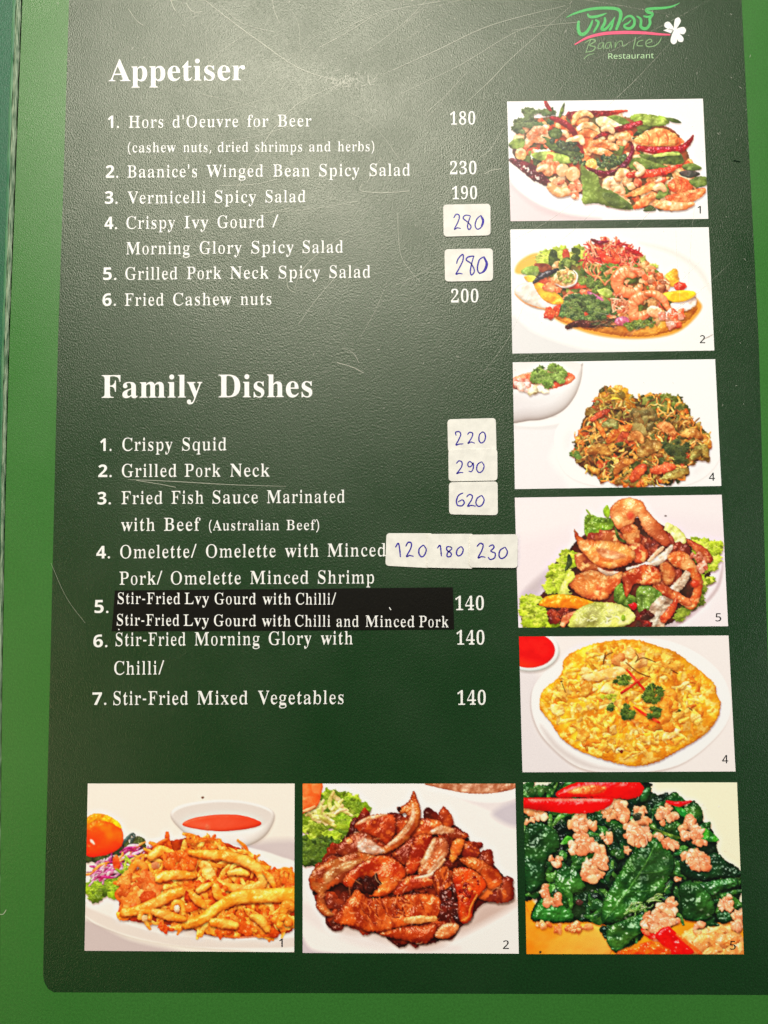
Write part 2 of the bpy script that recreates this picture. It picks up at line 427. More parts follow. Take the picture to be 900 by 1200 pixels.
    p.S([(360, 320), (410, 342), (470, 344), (520, 306), (550, 250), (546, 210)], [8, 26, 30, 26, 18, 6], (120, 26, 40), (80, 18, 28), sp=.5)
    p.S([(200, 392), (240, 424), (292, 412), (300, 384)], [34, 42, 38, 26], (250, 224, 180), (242, 190, 130), sp=.3, b=.5, e=(220, 140, 84), ew=4, sh=.6)
    p.S([(236, 388), (262, 376)], 20, (176, 70, 50), (220, 130, 90))
    p.chunks([(290, 400), (340, 380), (345, 430), (300, 440)], 8, 17, [((238, 120, 80), (250, 190, 150))], sp=.3)
    p.S([(436, 414), (450, 380), (478, 380), (470, 410)], [36, 46, 44, 30], (250, 222, 180), (240, 184, 128), sp=.3, b=.5, e=(220, 140, 84), ew=4, sh=.6)
    p.S([(486, 372), (506, 342), (530, 360), (520, 390)], [34, 46, 46, 30], (250, 224, 182), (240, 180, 120), sp=.3, b=.5, e=(220, 140, 84), ew=4, sh=.6)
    p.S([(470, 430), (496, 410), (514, 430)], 36, (248, 214, 168), (236, 160, 110), sp=.3, b=.5, e=(220, 140, 84), ew=4, sh=.6)
    p.S([(530, 392), (560, 402)], 34, (250, 220, 176), (240, 180, 120), sp=.3, b=.5, e=(220, 140, 84), ew=4, sh=.6)
    p.S([(530, 352), (600, 346), (680, 336), (760, 308)], [20, 36, 34, 6], (228, 76, 44), (200, 44, 40), sp=.5)
    p.chunks([(540, 370), (600, 360), (600, 385), (550, 385)], 6, 15, [((226, 92, 60), (244, 150, 110))], sp=.3)
    p.P([(332, 306), (360, 328), (400, 350), (420, 400), (470, 420), (540, 470), (552, 496), (480, 490), (400, 470), (344, 470), (340, 400)], (132, 172, 88), (98, 140, 66), r=22, b=1.8, ns=50, e=(176, 204, 130), ew=3)
    p.P([(420, 432), (470, 424), (540, 470), (550, 494), (470, 482)], (78, 112, 62), (96, 134, 72), r=10, sh=.2)
    p.S([(520, 440), (590, 416), (660, 386), (704, 362)], [10, 34, 32, 8], (238, 160, 90), (228, 110, 60), sp=.25)
    p.S([(556, 490), (600, 462), (646, 430)], [16, 42, 22], (246, 176, 110), (230, 110, 60), sp=.25)
    p.P([(650, 444), (672, 404), (704, 390), (698, 430), (672, 450)], (118, 148, 80), (84, 112, 60), r=10)
    p.S([(646, 380), (690, 366)], 24, (226, 84, 54), (246, 170, 130), sp=.4)
    p.P([(700, 390), (740, 356), (796, 378), (806, 406), (770, 430), (720, 420)], (240, 150, 90), (230, 100, 56), r=18, b=2, sp=.3)
    for x in (725, 750, 775): p.S([(x, 372), (x+8, 396), (x, 422)], 6, (216, 84, 50), None, sh=.1, al=.7)
    p.P([(690, 440), (760, 424), (850, 404), (856, 430), (800, 466), (720, 470)], (244, 160, 100), (232, 108, 62), r=18, b=2, sp=.3)
    for q in [((150, 330), (186, 318), (196, 344)), ((560, 300), (590, 330), (566, 352)), ((420, 160), (452, 150), (470, 172)), ((640, 410), (668, 398), (690, 416)), ((300, 200), (330, 196), (342, 220))]:
        p.S(q, [20, 34, 20], (252, 226, 184), (246, 200, 146), sp=.3, b=.5, e=(222, 150, 96), ew=4, sh=.6)
    p.S([(646, 470), (690, 478), (760, 482), (810, 470)], [30, 44, 36, 16], (250, 214, 160), (240, 150, 90), sp=.3, b=.5, e=(220, 140, 84), ew=4, sh=.6)
    p.P([(760, 312), (800, 300), (842, 320), (820, 332), (776, 330)], (96, 128, 72), (66, 92, 54), r=9)
    p.P([(750, 336), (800, 330), (836, 346), (800, 362), (760, 354)], (60, 60, 50), (90, 74, 66), r=9)
    p.P([(790, 376), (830, 356), (866, 362), (862, 394), (820, 402)], (98, 132, 72), (70, 100, 56), r=12)
    p.P([(596, 502), (625, 476), (650, 500)], (70, 92, 56), None, r=6)
    return p.done(1.15, 1.02)

def dish_vermicelli():
    p = Pic(900, 580, (253, 251, 248), 2)
    p.flat([(20, 400), (120, 470), (330, 540), (560, 556), (0, 580)], (232, 230, 230), aa=10)
    p.flat([(20, 330), (60, 420), (180, 480), (360, 530), (560, 540), (740, 520), (860, 440), (870, 380), (760, 470), (560, 515), (330, 480), (120, 410)], (252, 250, 248), aa=8)
    p.flat([(560, 90), (700, 120), (820, 200), (860, 300), (800, 210), (700, 140)], (240, 236, 230), aa=10)
    p.flat([(190, 400), (340, 470), (520, 495), (700, 475), (800, 400), (815, 340), (700, 300), (200, 330)], (228, 160, 70), aa=6)
    p.P([(200, 400), (330, 452), (520, 484), (680, 466), (780, 400), (790, 350), (600, 330), (230, 340)], (206, 126, 44), (228, 160, 70), r=50, ns=50, sp=.3, sh=0, aa=4)
    p.flat([(34, 212), (50, 170), (110, 134), (180, 140), (120, 190), (70, 220)], (240, 184, 84), aa=6)
    body = [(120, 210), (200, 140), (330, 120), (450, 100), (570, 150), (640, 220), (690, 330), (640, 420), (500, 430), (300, 410), (230, 340), (150, 260)]
    p.P(body, (110, 96, 50), (180, 96, 50), r=40, sp=0, ns=40, sh=.3)
    p.frill([(110, 180), (150, 120), (330, 110), (340, 160), (220, 190)], 40, [((190, 206, 100), (150, 180, 70), (222, 228, 140)), ((160, 190, 84), (120, 150, 60), (206, 220, 124))], 22)
    p.frill([(560, 150), (620, 180), (640, 230), (580, 220)], 14, [((200, 200, 110), (160, 170, 80), (224, 220, 150))], 18)
    p.chunks(body, 200, 20, [((226, 130, 80), (244, 180, 130)), ((70, 96, 48), (48, 72, 38)), ((120, 140, 70), (84, 110, 54)), ((230, 180, 120), (200, 120, 70)), ((196, 80, 50), (226, 130, 90))], sp=.25)
    p.P([(120, 176), (170, 178), (190, 200), (150, 214), (120, 200)], (140, 70, 40), (110, 50, 30), r=10)
    p.P([(58, 210), (90, 188), (130, 190), (128, 226), (80, 226)], (150, 190, 120), (110, 160, 80), r=14)
    p.P([(70, 232), (110, 226), (126, 244), (98, 258)], (246, 216, 90), None, r=10)
    # left egg
    p.P([(32, 300), (60, 262), (130, 258), (210, 300), (244, 346), (220, 366), (150, 368), (90, 350)], (252, 246, 236), (246, 230, 214), r=26, sp=.1, b=.3, e=(236, 200, 170), ew=4)
    p.S([(34, 304), (80, 344), (160, 368), (220, 362)], 6, (222, 160, 110), None, sh=.1)
    p.P([(112, 262), (150, 260), (214, 302), (240, 340), (200, 350), (150, 326)], (248, 198, 70), (236, 160, 50), r=22, b=.6, sp=.25, sh=.1)
    p.S([(112, 258), (150, 228), (216, 202)], [10, 26, 16], (56, 44, 44), (30, 26, 30), sp=.5)
    p.chunks([(170, 270), (210, 250), (230, 290), (200, 300)], 7, 18, [((236, 110, 60), (244, 160, 110))], sp=.3)
    p.S([(262, 278), (310, 268), (348, 272)], [14, 30, 14], (224, 94, 60), (196, 64, 44), sp=.3)
    p.E(246, 240, 50, 40, (244, 214, 160), c2=(214, 150, 90), sp=.25, b=2, ns=14)
    p.S([(206, 262), (240, 276), (285, 262), (296, 226), (280, 204)], 8, (250, 236, 224), (230, 196, 180), sp=.2)
    p.chunks([(215, 215), (270, 210), (280, 255), (225, 260)], 24, 9, [((240, 214, 150), (206, 150, 80)), ((176, 170, 90), (130, 130, 60))], sp=.2)
    # heap of shreds on top
    p.shreds([(320, 150), (350, 90), (430, 75), (520, 110), (580, 150), (540, 190), (440, 170), (330, 190)], 150, 46, 7, [((206, 60, 44), (226, 100, 70)), ((186, 44, 40), (150, 30, 34)), ((232, 130, 90), (244, 176, 140)), ((222, 90, 60), (240, 150, 120))], sp=.25)
    p.S([(354, 74), (390, 88), (430, 82)], [6, 18, 6], (140, 28, 44), (110, 20, 36), sp=.4)
    p.S([(380, 110), (420, 160), (464, 162), (440, 120)], [14, 34, 30, 10], (206, 52, 36), (230, 100, 60), sp=.35)
    p.S([(500, 110), (540, 126), (574, 142)], [14, 16, 5], (186, 36, 40), None, sp=.3)
    p.frill([(300, 200), (380, 190), (470, 190), (450, 260), (440, 300), (360, 290), (310, 250)], 44, [((88, 128, 56), (58, 92, 44), (150, 178, 110)), ((66, 100, 48), (44, 74, 38), (110, 146, 84))], 19, sp=.25)
    p.shreds([(320, 180), (470, 180), (440, 260), (330, 250)], 26, 36, 7, [((224, 180, 110), (180, 110, 60)), ((206, 90, 60), (230, 140, 100))], sp=.3)
    p.P([(340, 292), (372, 306), (410, 330), (380, 334), (346, 316)], (206, 130, 150), (170, 90, 120), r=9, sp=.3)
    p.P([(380, 290), (420, 280), (446, 300), (430, 322), (400, 310)], (176, 200, 110), (130, 166, 74), r=10, sp=.3)
    p.frill([(225, 330), (290, 310), (360, 320), (440, 345), (462, 390), (380, 416), (270, 412), (228, 386)], 96, [((62, 98, 54), (40, 70, 40), (120, 156, 100)), ((50, 82, 48), (32, 58, 36), (96, 132, 84)), ((78, 116, 64), (50, 84, 46), (140, 170, 120))], 17, sp=.25)
    p.S([(250, 446), (300, 430), (380, 432), (470, 410)], [20, 28, 34, 10], (96, 44, 34), (60, 34, 30), sp=.4)
    p.shreds([(360, 420), (470, 400), (480, 440), (380, 450)], 26, 40, 6, [((110, 70, 40), (70, 50, 34)), ((60, 70, 40), (40, 50, 30))], ang=.0, sp=.3)
    p.chunks([(164, 372), (214, 366), (216, 398), (180, 402)], 8, 17, [((200, 60, 30), (222, 100, 50))], sp=.5)
    p.E(484, 420, 30, 20, (214, 120, 140), c2=(180, 80, 110), sp=.4, rot=-10)
    # right egg wedges and tomato
    p.P([(650, 250), (690, 206), (718, 202), (724, 260), (690, 276)], (240, 192, 70), (226, 160, 60), r=14, sp=.2)
    p.P([(640, 240), (668, 222), (660, 256)], (236, 226, 180), None, r=8)
    p.E(730, 272, 28, 18, (206, 56, 36), c2=(226, 90, 60), sp=.5)
    p.P([(690, 346), (740, 336), (794, 318), (798, 350), (750, 378), (706, 376)], (252, 240, 226), (244, 220, 200), r=16, e=(222, 170, 130), ew=3)
    p.P([(652, 306), (720, 290), (788, 294), (792, 316), (730, 340), (676, 330)], (246, 212, 60), (236, 186, 50), r=14, b=.5, sp=.2)
    p.chunks([(570, 240), (650, 220), (690, 280), (620, 300)], 22, 18, [((226, 110, 60), (244, 170, 120)), ((150, 80, 50), (196, 120, 80)), ((240, 190, 140), (226, 140, 90))], sp=.35)
    # prawns
    def prawn(c, w):
        p.S(c, w, (248, 176, 122), (240, 132, 84), sp=.5, b=.6, ns=26, e=(226, 100, 50), ew=6, sh=.7)
        q = smooth_closed(c, 5, False)
        for i in range(3, len(q)-2, 2):
            t = q[i+1]-q[i-1]; t = t/np.linalg.norm(t); n = np.array([-t[1], t[0]])*w[1]*.42
            p.S([q[i]-n, q[i]+t*4, q[i]+n], 5, (232, 104, 60), None, sh=.12, al=.55, sp=0)
    prawn([(540, 226), (500, 210), (466, 240), (476, 286), (530, 300), (566, 270)], [34, 52, 56, 52, 46, 26])
    p.S([(520, 200), (566, 216), (590, 246)], [16, 30, 12], (238, 120, 74), (250, 180, 140), sp=.4)
    prawn([(600, 306), (556, 320), (526, 356), (548, 400), (600, 384)], [30, 50, 54, 48, 30])
    prawn([(580, 300), (626, 306), (660, 330), (682, 372)], [20, 34, 34, 18])
    p.E(624, 380, 36, 24, (250, 214, 170), c2=(244, 170, 120), sp=.4, rot=20)
    p.shreds([(450, 320), (510, 310), (510, 390), (450, 380)], 26, 34, 7, [((230, 150, 110), (244, 190, 150)), ((196, 110, 80), (226, 150, 110))], sp=.3)
    p.chunks([(650, 400), (720, 380), (760, 420), (690, 450)], 18, 18, [((222, 84, 50), (240, 140, 100)), ((246, 196, 170), (226, 130, 100))], sp=.6)
    p.frill([(470, 440), (540, 420), (630, 420), (620, 444), (520, 456)], 26, [((70, 100, 44), (50, 76, 36), (130, 150, 80)), ((100, 130, 54), (66, 92, 40), (150, 170, 96))], 14, sp=.4)
    p.S([(822, 498), (850, 486), (868, 476)], 4, (214, 206, 200), None, sh=0, sp=0)
    return p.done(1.2, 1.02)

def dish_gourd():
    p = Pic(900, 590, (250, 247, 247), 3)
    p.flat([(18, 300), (200, 310), (170, 440), (240, 560), (18, 580)], (240, 236, 238), aa=16)
    # bowl and saucer
    p.flat([(18, 230), (120, 240), (240, 280), (190, 314), (60, 316), (18, 308)], (232, 228, 228), aa=5)
    p.flat([(18, 238), (110, 262), (230, 268), (216, 290), (110, 304), (18, 292)], (250, 248, 248), aa=4)
    p.P([(-20, 40), (120, 30), (290, 34), (306, 60), (298, 120), (272, 184), (226, 238), (160, 270), (90, 280), (-20, 270)], (250, 248, 248), r=60, b=0, sp=0, aa=2, sh=.12, gl=((150, 60), (60, 280), (222, 216, 218)))
    p.flat([(-20, 60), (60, 36), (200, 32), (296, 44), (282, 96), (236, 132), (150, 160), (60, 164), (-20, 150)], (240, 234, 232), aa=2.5)
    p.P([(10, 110), (60, 86), (160, 70), (250, 80), (276, 104), (236, 132), (150, 154), (60, 156), (10, 140)], (206, 104, 70), (226, 150, 110), r=14, sp=.3, sh=0)
    p.chunks([(20, 110), (80, 105), (80, 155), (20, 145)], 8, 20, [((244, 220, 210), (230, 170, 150)), ((240, 200, 180), (206, 90, 70))], sp=.3)
    p.chunks([(90, 135), (160, 140), (160, 162), (90, 160)], 7, 20, [((252, 244, 214), (240, 226, 180))], sp=.2)
    p.frill([(95, 110), (120, 66), (180, 48), (236, 70), (236, 116), (190, 146), (110, 132)], 60, [((74, 122, 62), (46, 88, 44), (120, 166, 100)), ((96, 146, 80), (64, 108, 56), (150, 186, 126))], 16, sp=.2)
    # plate
    p.flat([(190, 360), (230, 270), (330, 210), (560, 180), (760, 210), (870, 300), (880, 420), (800, 520), (640, 560), (400, 556), (240, 500)], (252, 251, 251), aa=3, sh=.12)
    p.flat([(230, 400), (300, 300), (760, 280), (850, 330), (850, 430), (760, 520), (560, 550), (340, 520)], (240, 236, 236), aa=22)
    body = [(290, 330), (330, 240), (400, 150), (440, 150), (540, 190), (600, 170), (690, 180), (720, 220), (770, 280), (826, 340), (826, 430), (750, 460), (740, 510), (620, 545), (500, 540), (400, 520), (330, 490), (270, 430)]
    p.P(body, (92, 58, 30), (60, 48, 26), r=30, sp=0, ns=24, sh=.4)
    pal = [((226, 176, 90), (196, 136, 60)), ((198, 140, 60), (160, 96, 40)), ((150, 116, 56), (104, 84, 42)), ((118, 104, 52), (80, 74, 38)), ((206, 120, 52), (170, 80, 36)), ((222, 170, 86), (186, 124, 56)), ((84, 84, 42), (54, 60, 32)), ((136, 82, 40), (96, 56, 30)), ((196, 92, 46), (156, 62, 34)), ((166, 130, 66), (120, 90, 44))]
    p.chunks(body, 420, 17, pal, jag=.75, b=2.2, bs=8, sp=.3, sh=.6)
    p.chunks([(380, 200), (410, 150), (440, 142), (530, 185), (520, 215), (440, 215)], 20, 20, [((212, 166, 60), (180, 126, 44)), ((170, 130, 50), (120, 100, 44))], jag=.5, b=2, bs=9, sp=.2)
    p.frill([(550, 220), (570, 180), (640, 170), (710, 190), (715, 225), (640, 245), (570, 240)], 26, [((84, 100, 46), (50, 66, 34), (140, 140, 80)), ((120, 124, 62), (76, 86, 44), (170, 160, 96))], 20)
    p.shreds(body, 260, 38, 7, [((244, 196, 116), (224, 156, 80)), ((224, 160, 84), (190, 110, 50)), ((206, 110, 50), (236, 170, 100)), ((150, 100, 46), (90, 64, 34)), ((176, 150, 76), (120, 104, 52))], bend=.7, sp=.3, sh=.5)
    p.frill([(640, 370), (740, 360), (750, 430), (720, 460), (650, 400)], 22, [((52, 66, 38), (34, 46, 30), (90, 104, 62))], 18)
    p.frill([(250, 415), (290, 405), (300, 430), (262, 438)], 8, [((70, 110, 60), (40, 76, 42), (110, 150, 90))], 12)
    p.chunks([(500, 250), (600, 240), (610, 310), (540, 320)], 12, 26, [((150, 120, 70), (106, 86, 48)), ((120, 98, 56), (84, 70, 40))], jag=.3, b=2, bs=10, sp=.2)
    for c, w, a, b in [(((360, 280), (385, 320), (400, 352)), 22, (214, 130, 60), (180, 90, 40)), (((410, 370), (450, 330), (510, 302)), 40, (222, 150, 70), (190, 96, 44)), (((450, 380), (480, 340), (496, 370)), 34, (190, 84, 50), (150, 60, 36)),
                       (((500, 360), (530, 340), (556, 372)), 40, (216, 150, 86), (176, 110, 60)), (((620, 300), (660, 310), (690, 340)), 44, (226, 166, 104), (190, 110, 60)), (((540, 420), (590, 390), (632, 380)), 60, (176, 130, 70), (130, 90, 46)),
                       (((660, 250), (666, 200), (650, 190)), 14, (226, 176, 80), (190, 130, 60)), (((330, 470), (360, 490), (380, 482)), 26, (206, 150, 70), (170, 110, 50)), (((440, 500), (470, 460), (520, 446)), 34, (206, 140, 70), (160, 90, 44)),
                       (((510, 530), (540, 490), (570, 470)), 44, (206, 96, 54), (170, 66, 40)), (((590, 490), (640, 480), (690, 470)), 40, (214, 106, 64), (180, 70, 44)), (((640, 520), (700, 500), (745, 490)), 36, (176, 150, 80), (130, 100, 50)),
                       (((330, 410), (380, 396), (420, 420)), 44, (196, 140, 70), (150, 96, 46)), (((760, 440), (800, 400), (824, 430)), 40, (176, 150, 80), (120, 106, 54)), (((720, 340), (760, 330), (800, 350)), 40, (216, 160, 86), (170, 110, 56)),
                       (((340, 280), (380, 254), (420, 236)), 26, (186, 80, 50), (140, 56, 36)), (((390, 300), (430, 290), (450, 310)), 36, (160, 150, 90), (110, 110, 60))]:
        p.S(c, [w*.5, w, w, w*.5], a, b, b=2.2, bs=9, sp=.3, sh=.6, e=tuple(int(v*.7) for v in b), ew=3)
    p.frill([(430, 380), (480, 372), (470, 390)], 4, [((60, 70, 40), (40, 50, 30), (90, 100, 60))], 10)
    return p.done(1.3, 1.06, gam=.8)

def pork(p, pts, ca=(206, 110, 70), cb=(170, 66, 40), e=(110, 38, 24), **k):
    up = lambda c: (min(255, c[0]+24), min(255, int(c[1]*1.26)), int(c[2]*1.08))
    ca, cb = up(ca), up(cb)
    kk = dict(r=26, b=1.5, ns=40, bs=13, c3=(240, 176, 112), sp=.28, sh=.6, e=e, ew=6, so=(3, 8)); kk.update(k)
    p.P(pts, ca, cb, **kk)

def dish_pork_salad():
    p = Pic(900, 590, (246, 234, 238), 4)
    p.flat([(18, 40), (850, 20), (860, 120), (500, 90), (18, 200)], (250, 240, 242), aa=30)
    p.flat([(40, 440), (120, 350), (240, 270), (240, 400), (60, 520)], (222, 208, 212), aa=18)
    p.flat([(40, 440), (100, 372), (200, 300), (130, 400), (60, 480)], (206, 192, 196), aa=14)
    p.flat([(880, 330), (850, 380), (760, 480), (640, 556), (900, 580)], (250, 240, 243), aa=3)
    p.flat([(610, 560), (740, 490), (830, 400), (860, 300), (862, 330), (840, 410), (750, 505), (650, 566)], (214, 196, 198), aa=5)
    body = [(60, 480), (150, 400), (180, 300), (240, 240), (300, 180), (420, 120), (560, 120), (700, 190), (820, 250), (800, 370), (730, 450), (600, 556), (100, 556)]
    p.P(body, (96, 44, 30), (60, 36, 24), r=20, ns=40, sp=0, sh=.2)
    LET = [((166, 200, 70), (120, 164, 44), (206, 226, 110)), ((140, 182, 56), (96, 140, 36), (190, 214, 96)), ((186, 212, 90), (140, 180, 60), (216, 232, 130))]
    p.frill([(150, 420), (160, 330), (240, 236), (270, 270), (230, 350), (190, 420)], 60, LET, 20, sp=.15)
    p.frill([(740, 210), (800, 196), (850, 230), (850, 300), (800, 330), (820, 370), (780, 420), (770, 330)], 60, LET, 20, sp=.15)
    p.frill([(40, 460), (70, 432), (110, 440), (150, 500), (200, 550), (70, 556)], 60, LET, 20, sp=.15)
    p.frill([(640, 550), (700, 480), (790, 390), (780, 450), (700, 520)], 26, [((120, 150, 60), (76, 106, 40), (160, 180, 90))], 18)
    p.P([(300, 120), (320, 100), (360, 112), (410, 116), (420, 150), (380, 170), (330, 190), (304, 180)], (84, 150, 60), (52, 112, 44), r=20, b=2.2, bs=14, sp=.5, e=(120, 180, 84), ew=3)
    p.P([(376, 84), (392, 62), (404, 86), (400, 112), (384, 108)], (120, 180, 66), (90, 150, 50), r=9)
    p.S([(308, 80), (326, 104)], 8, (110, 160, 70), None)
    p.P([(626, 150), (640, 132), (690, 164), (714, 200), (700, 240), (650, 236), (620, 190)], (228, 220, 150), (206, 204, 120), r=16, sp=.2)
    p.chunks([(260, 280), (340, 190), (560, 200), (700, 240), (700, 400), (560, 420), (300, 340)], 50, 34, [((150, 62, 40), (96, 34, 24)), ((178, 90, 56), (130, 50, 32)), ((110, 42, 28), (70, 28, 20))], sp=.35, sh=.6)
    pork(p, [(340, 196), (370, 170), (430, 166), (470, 200), (440, 226), (370, 220)], (150, 70, 44), (110, 40, 28))
    p.chunks([(590, 180), (640, 200), (640, 250), (560, 250)], 10, 24, [((120, 44, 34), (80, 30, 24)), ((170, 80, 60), (120, 50, 36))], sp=.4)
    p.S([(424, 150), (440, 196), (476, 214)], 12, (70, 96, 48), (50, 70, 36))
    pork(p, [(404, 90), (420, 56), (470, 32), (530, 44), (556, 84), (600, 130), (646, 200), (630, 228), (590, 206), (540, 160), (516, 110), (490, 150), (440, 160), (416, 134)], (226, 150, 112), (206, 112, 74), e=(136, 50, 30), r=26, gl=((480, 60), (620, 210), (186, 90, 56)))
    p.E(488, 106, 14, 16, (206, 70, 46), sp=.2, sh=.1, aa=6, al=.8)
    pork(p, [(448, 160), (500, 140), (530, 180), (520, 226), (476, 220)], (196, 100, 60), (160, 66, 40))
    pork(p, [(480, 226), (530, 220), (560, 262), (540, 296), (500, 290)], (190, 76, 50), (140, 46, 32))
    pork(p, [(258, 158), (290, 196), (350, 204), (430, 210), (490, 236), (508, 270), (480, 300), (420, 318), (350, 310), (300, 266), (272, 220)], (212, 126, 78), (190, 88, 50), r=30)
    p.P([(350, 238), (420, 248), (470, 270), (420, 284), (370, 270)], (232, 168, 120), (222, 140, 90), r=14, sh=.1, aa=5)
    pork(p, [(260, 270), (290, 256), (340, 300), (380, 322), (330, 330), (280, 326)], (160, 78, 50), (110, 44, 30))
    # onion strips
    p.S([(470, 322), (540, 310), (610, 280), (656, 226)], [14, 26, 34, 12], (240, 218, 196), (222, 186, 160), sp=.3)
    p.S([(560, 290), (600, 250), (622, 232)], 18, (244, 214, 180), (226, 180, 140), sp=.2)
    p.S([(356, 318), (390, 340), (440, 336)], [8, 24, 10], (236, 204, 178), (220, 170, 140), sp=.2)
    pork(p, [(610, 300), (650, 300), (670, 340), (650, 384), (616, 370)], (190, 96, 62), (150, 60, 40))
    pork(p, [(232, 374), (280, 338), (340, 326), (400, 350), (452, 330), (446, 378), (410, 420), (380, 446), (310, 440), (260, 410)], (206, 112, 70), (178, 74, 46), r=28)
    p.P([(196, 410), (240, 330), (262, 352), (232, 392), (250, 420), (206, 432)], (216, 222, 120), (186, 204, 90), r=12, sp=.2)
    p.S([(222, 330), (240, 296), (236, 262)], [6, 24, 8], (60, 84, 44), (44, 64, 36))
    pork(p, [(636, 270), (680, 246), (720, 262), (760, 320), (780, 370), (770, 440), (740, 486), (700, 470), (640, 430), (590, 410), (580, 376), (620, 390), (690, 430), (732, 436), (742, 380), (710, 330), (660, 310)], (206, 108, 64), (178, 72, 42), r=18)
    p.E(748, 380, 18, 16, (206, 70, 40), sp=.4, sh=.1, aa=5)
    pork(p, [(712, 200), (760, 216), (816, 262), (812, 300), (770, 270), (730, 230)], (180, 82, 54), (140, 54, 38))
    p.chunks([(730, 250), (800, 280), (800, 330), (760, 320)], 10, 18, [((206, 120, 90), (170, 80, 56)), ((230, 180, 150), (206, 130, 100))], sp=.3)
    p.S([(600, 560), (640, 440), (690, 380), (720, 336)], [44, 46, 40, 26], (232, 206, 178), (206, 160, 130), sp=.25)
    p.S([(590, 380), (620, 404), (670, 432), (730, 462)], [14, 40, 40, 26], (212, 120, 70), (186, 82, 48), sp=.4, e=(130, 50, 30), ew=4)
    p.P([(426, 400), (450, 380), (480, 420), (510, 440), (496, 486), (450, 470), (420, 446)], (76, 132, 62), (48, 96, 44), r=18, b=2, sp=.4)
    p.P([(516, 400), (560, 388), (612, 420), (600, 450), (560, 500), (530, 506), (512, 460)], (98, 156, 84), (60, 116, 56), r=20, b=2, sp=.6, e=(60, 110, 50), ew=3)
    pork(p, [(456, 340), (500, 318), (560, 302), (606, 330), (608, 372), (560, 386), (510, 380), (486, 400), (470, 434), (458, 400)], (190, 78, 44), (150, 48, 30), r=26, b=2, sp=.5)
    p.S([(460, 350), (480, 390), (472, 428)], [16, 26, 8], (206, 112, 70), (170, 70, 44), sp=.3)
    p.S([(566, 556), (590, 480), (620, 440)], [44, 46, 30], (238, 222, 200), (220, 190, 160), sp=.2)
    p.S([(616, 530), (650, 490), (676, 440)], [30, 34, 12], (216, 106, 60), (190, 70, 44), sp=.4)
    p.chunks([(500, 500), (570, 500), (570, 556), (520, 556)], 10, 20, [((130, 34, 24), (80, 24, 20)), ((90, 40, 30), (60, 30, 24))], sp=.3)
    p.chunks([(490, 470), (512, 464), (512, 510), (494, 500)], 4, 12, [((206, 40, 36), (170, 30, 30))], sp=.6)
    p.P([(116, 466), (150, 432), (220, 424), (290, 438), (346, 462), (300, 484), (240, 480), (170, 478)], (244, 164, 40), (232, 130, 30), r=20, b=.6, sp=.35)
    p.chunks([(140, 480), (250, 486), (250, 530), (170, 530)], 14, 24, [((120, 40, 24), (80, 28, 20)), ((160, 60, 34), (110, 40, 26))], sp=.4)
    p.S([(210, 552), (230, 520), (270, 500)], 30, (236, 160, 110), (220, 120, 80), sp=.3)
    p.P([(236, 556), (260, 500), (320, 462), (390, 456), (460, 470), (506, 506), (490, 540), (420, 562), (300, 566)], (226, 230, 140), (208, 216, 112), r=26, b=1.6, bs=16, ns=30, sp=.25, e=(180, 196, 84), ew=4)
    p.shreds([(300, 500), (440, 490), (450, 530), (300, 540)], 24, 24, 6, [((214, 220, 130), (200, 206, 110)), ((236, 238, 170), (220, 226, 140))], sh=.15, sp=.1)
    p.E(458, 520, 9, 14, (120, 180, 70), sp=.2)
    p.E(242, 414, 6, 5, (60, 30, 20), sh=0)
    p.E(630, 106, 4, 3, (120, 100, 100), sh=0, sp=0)
    return p.done(1.22, 1.04)

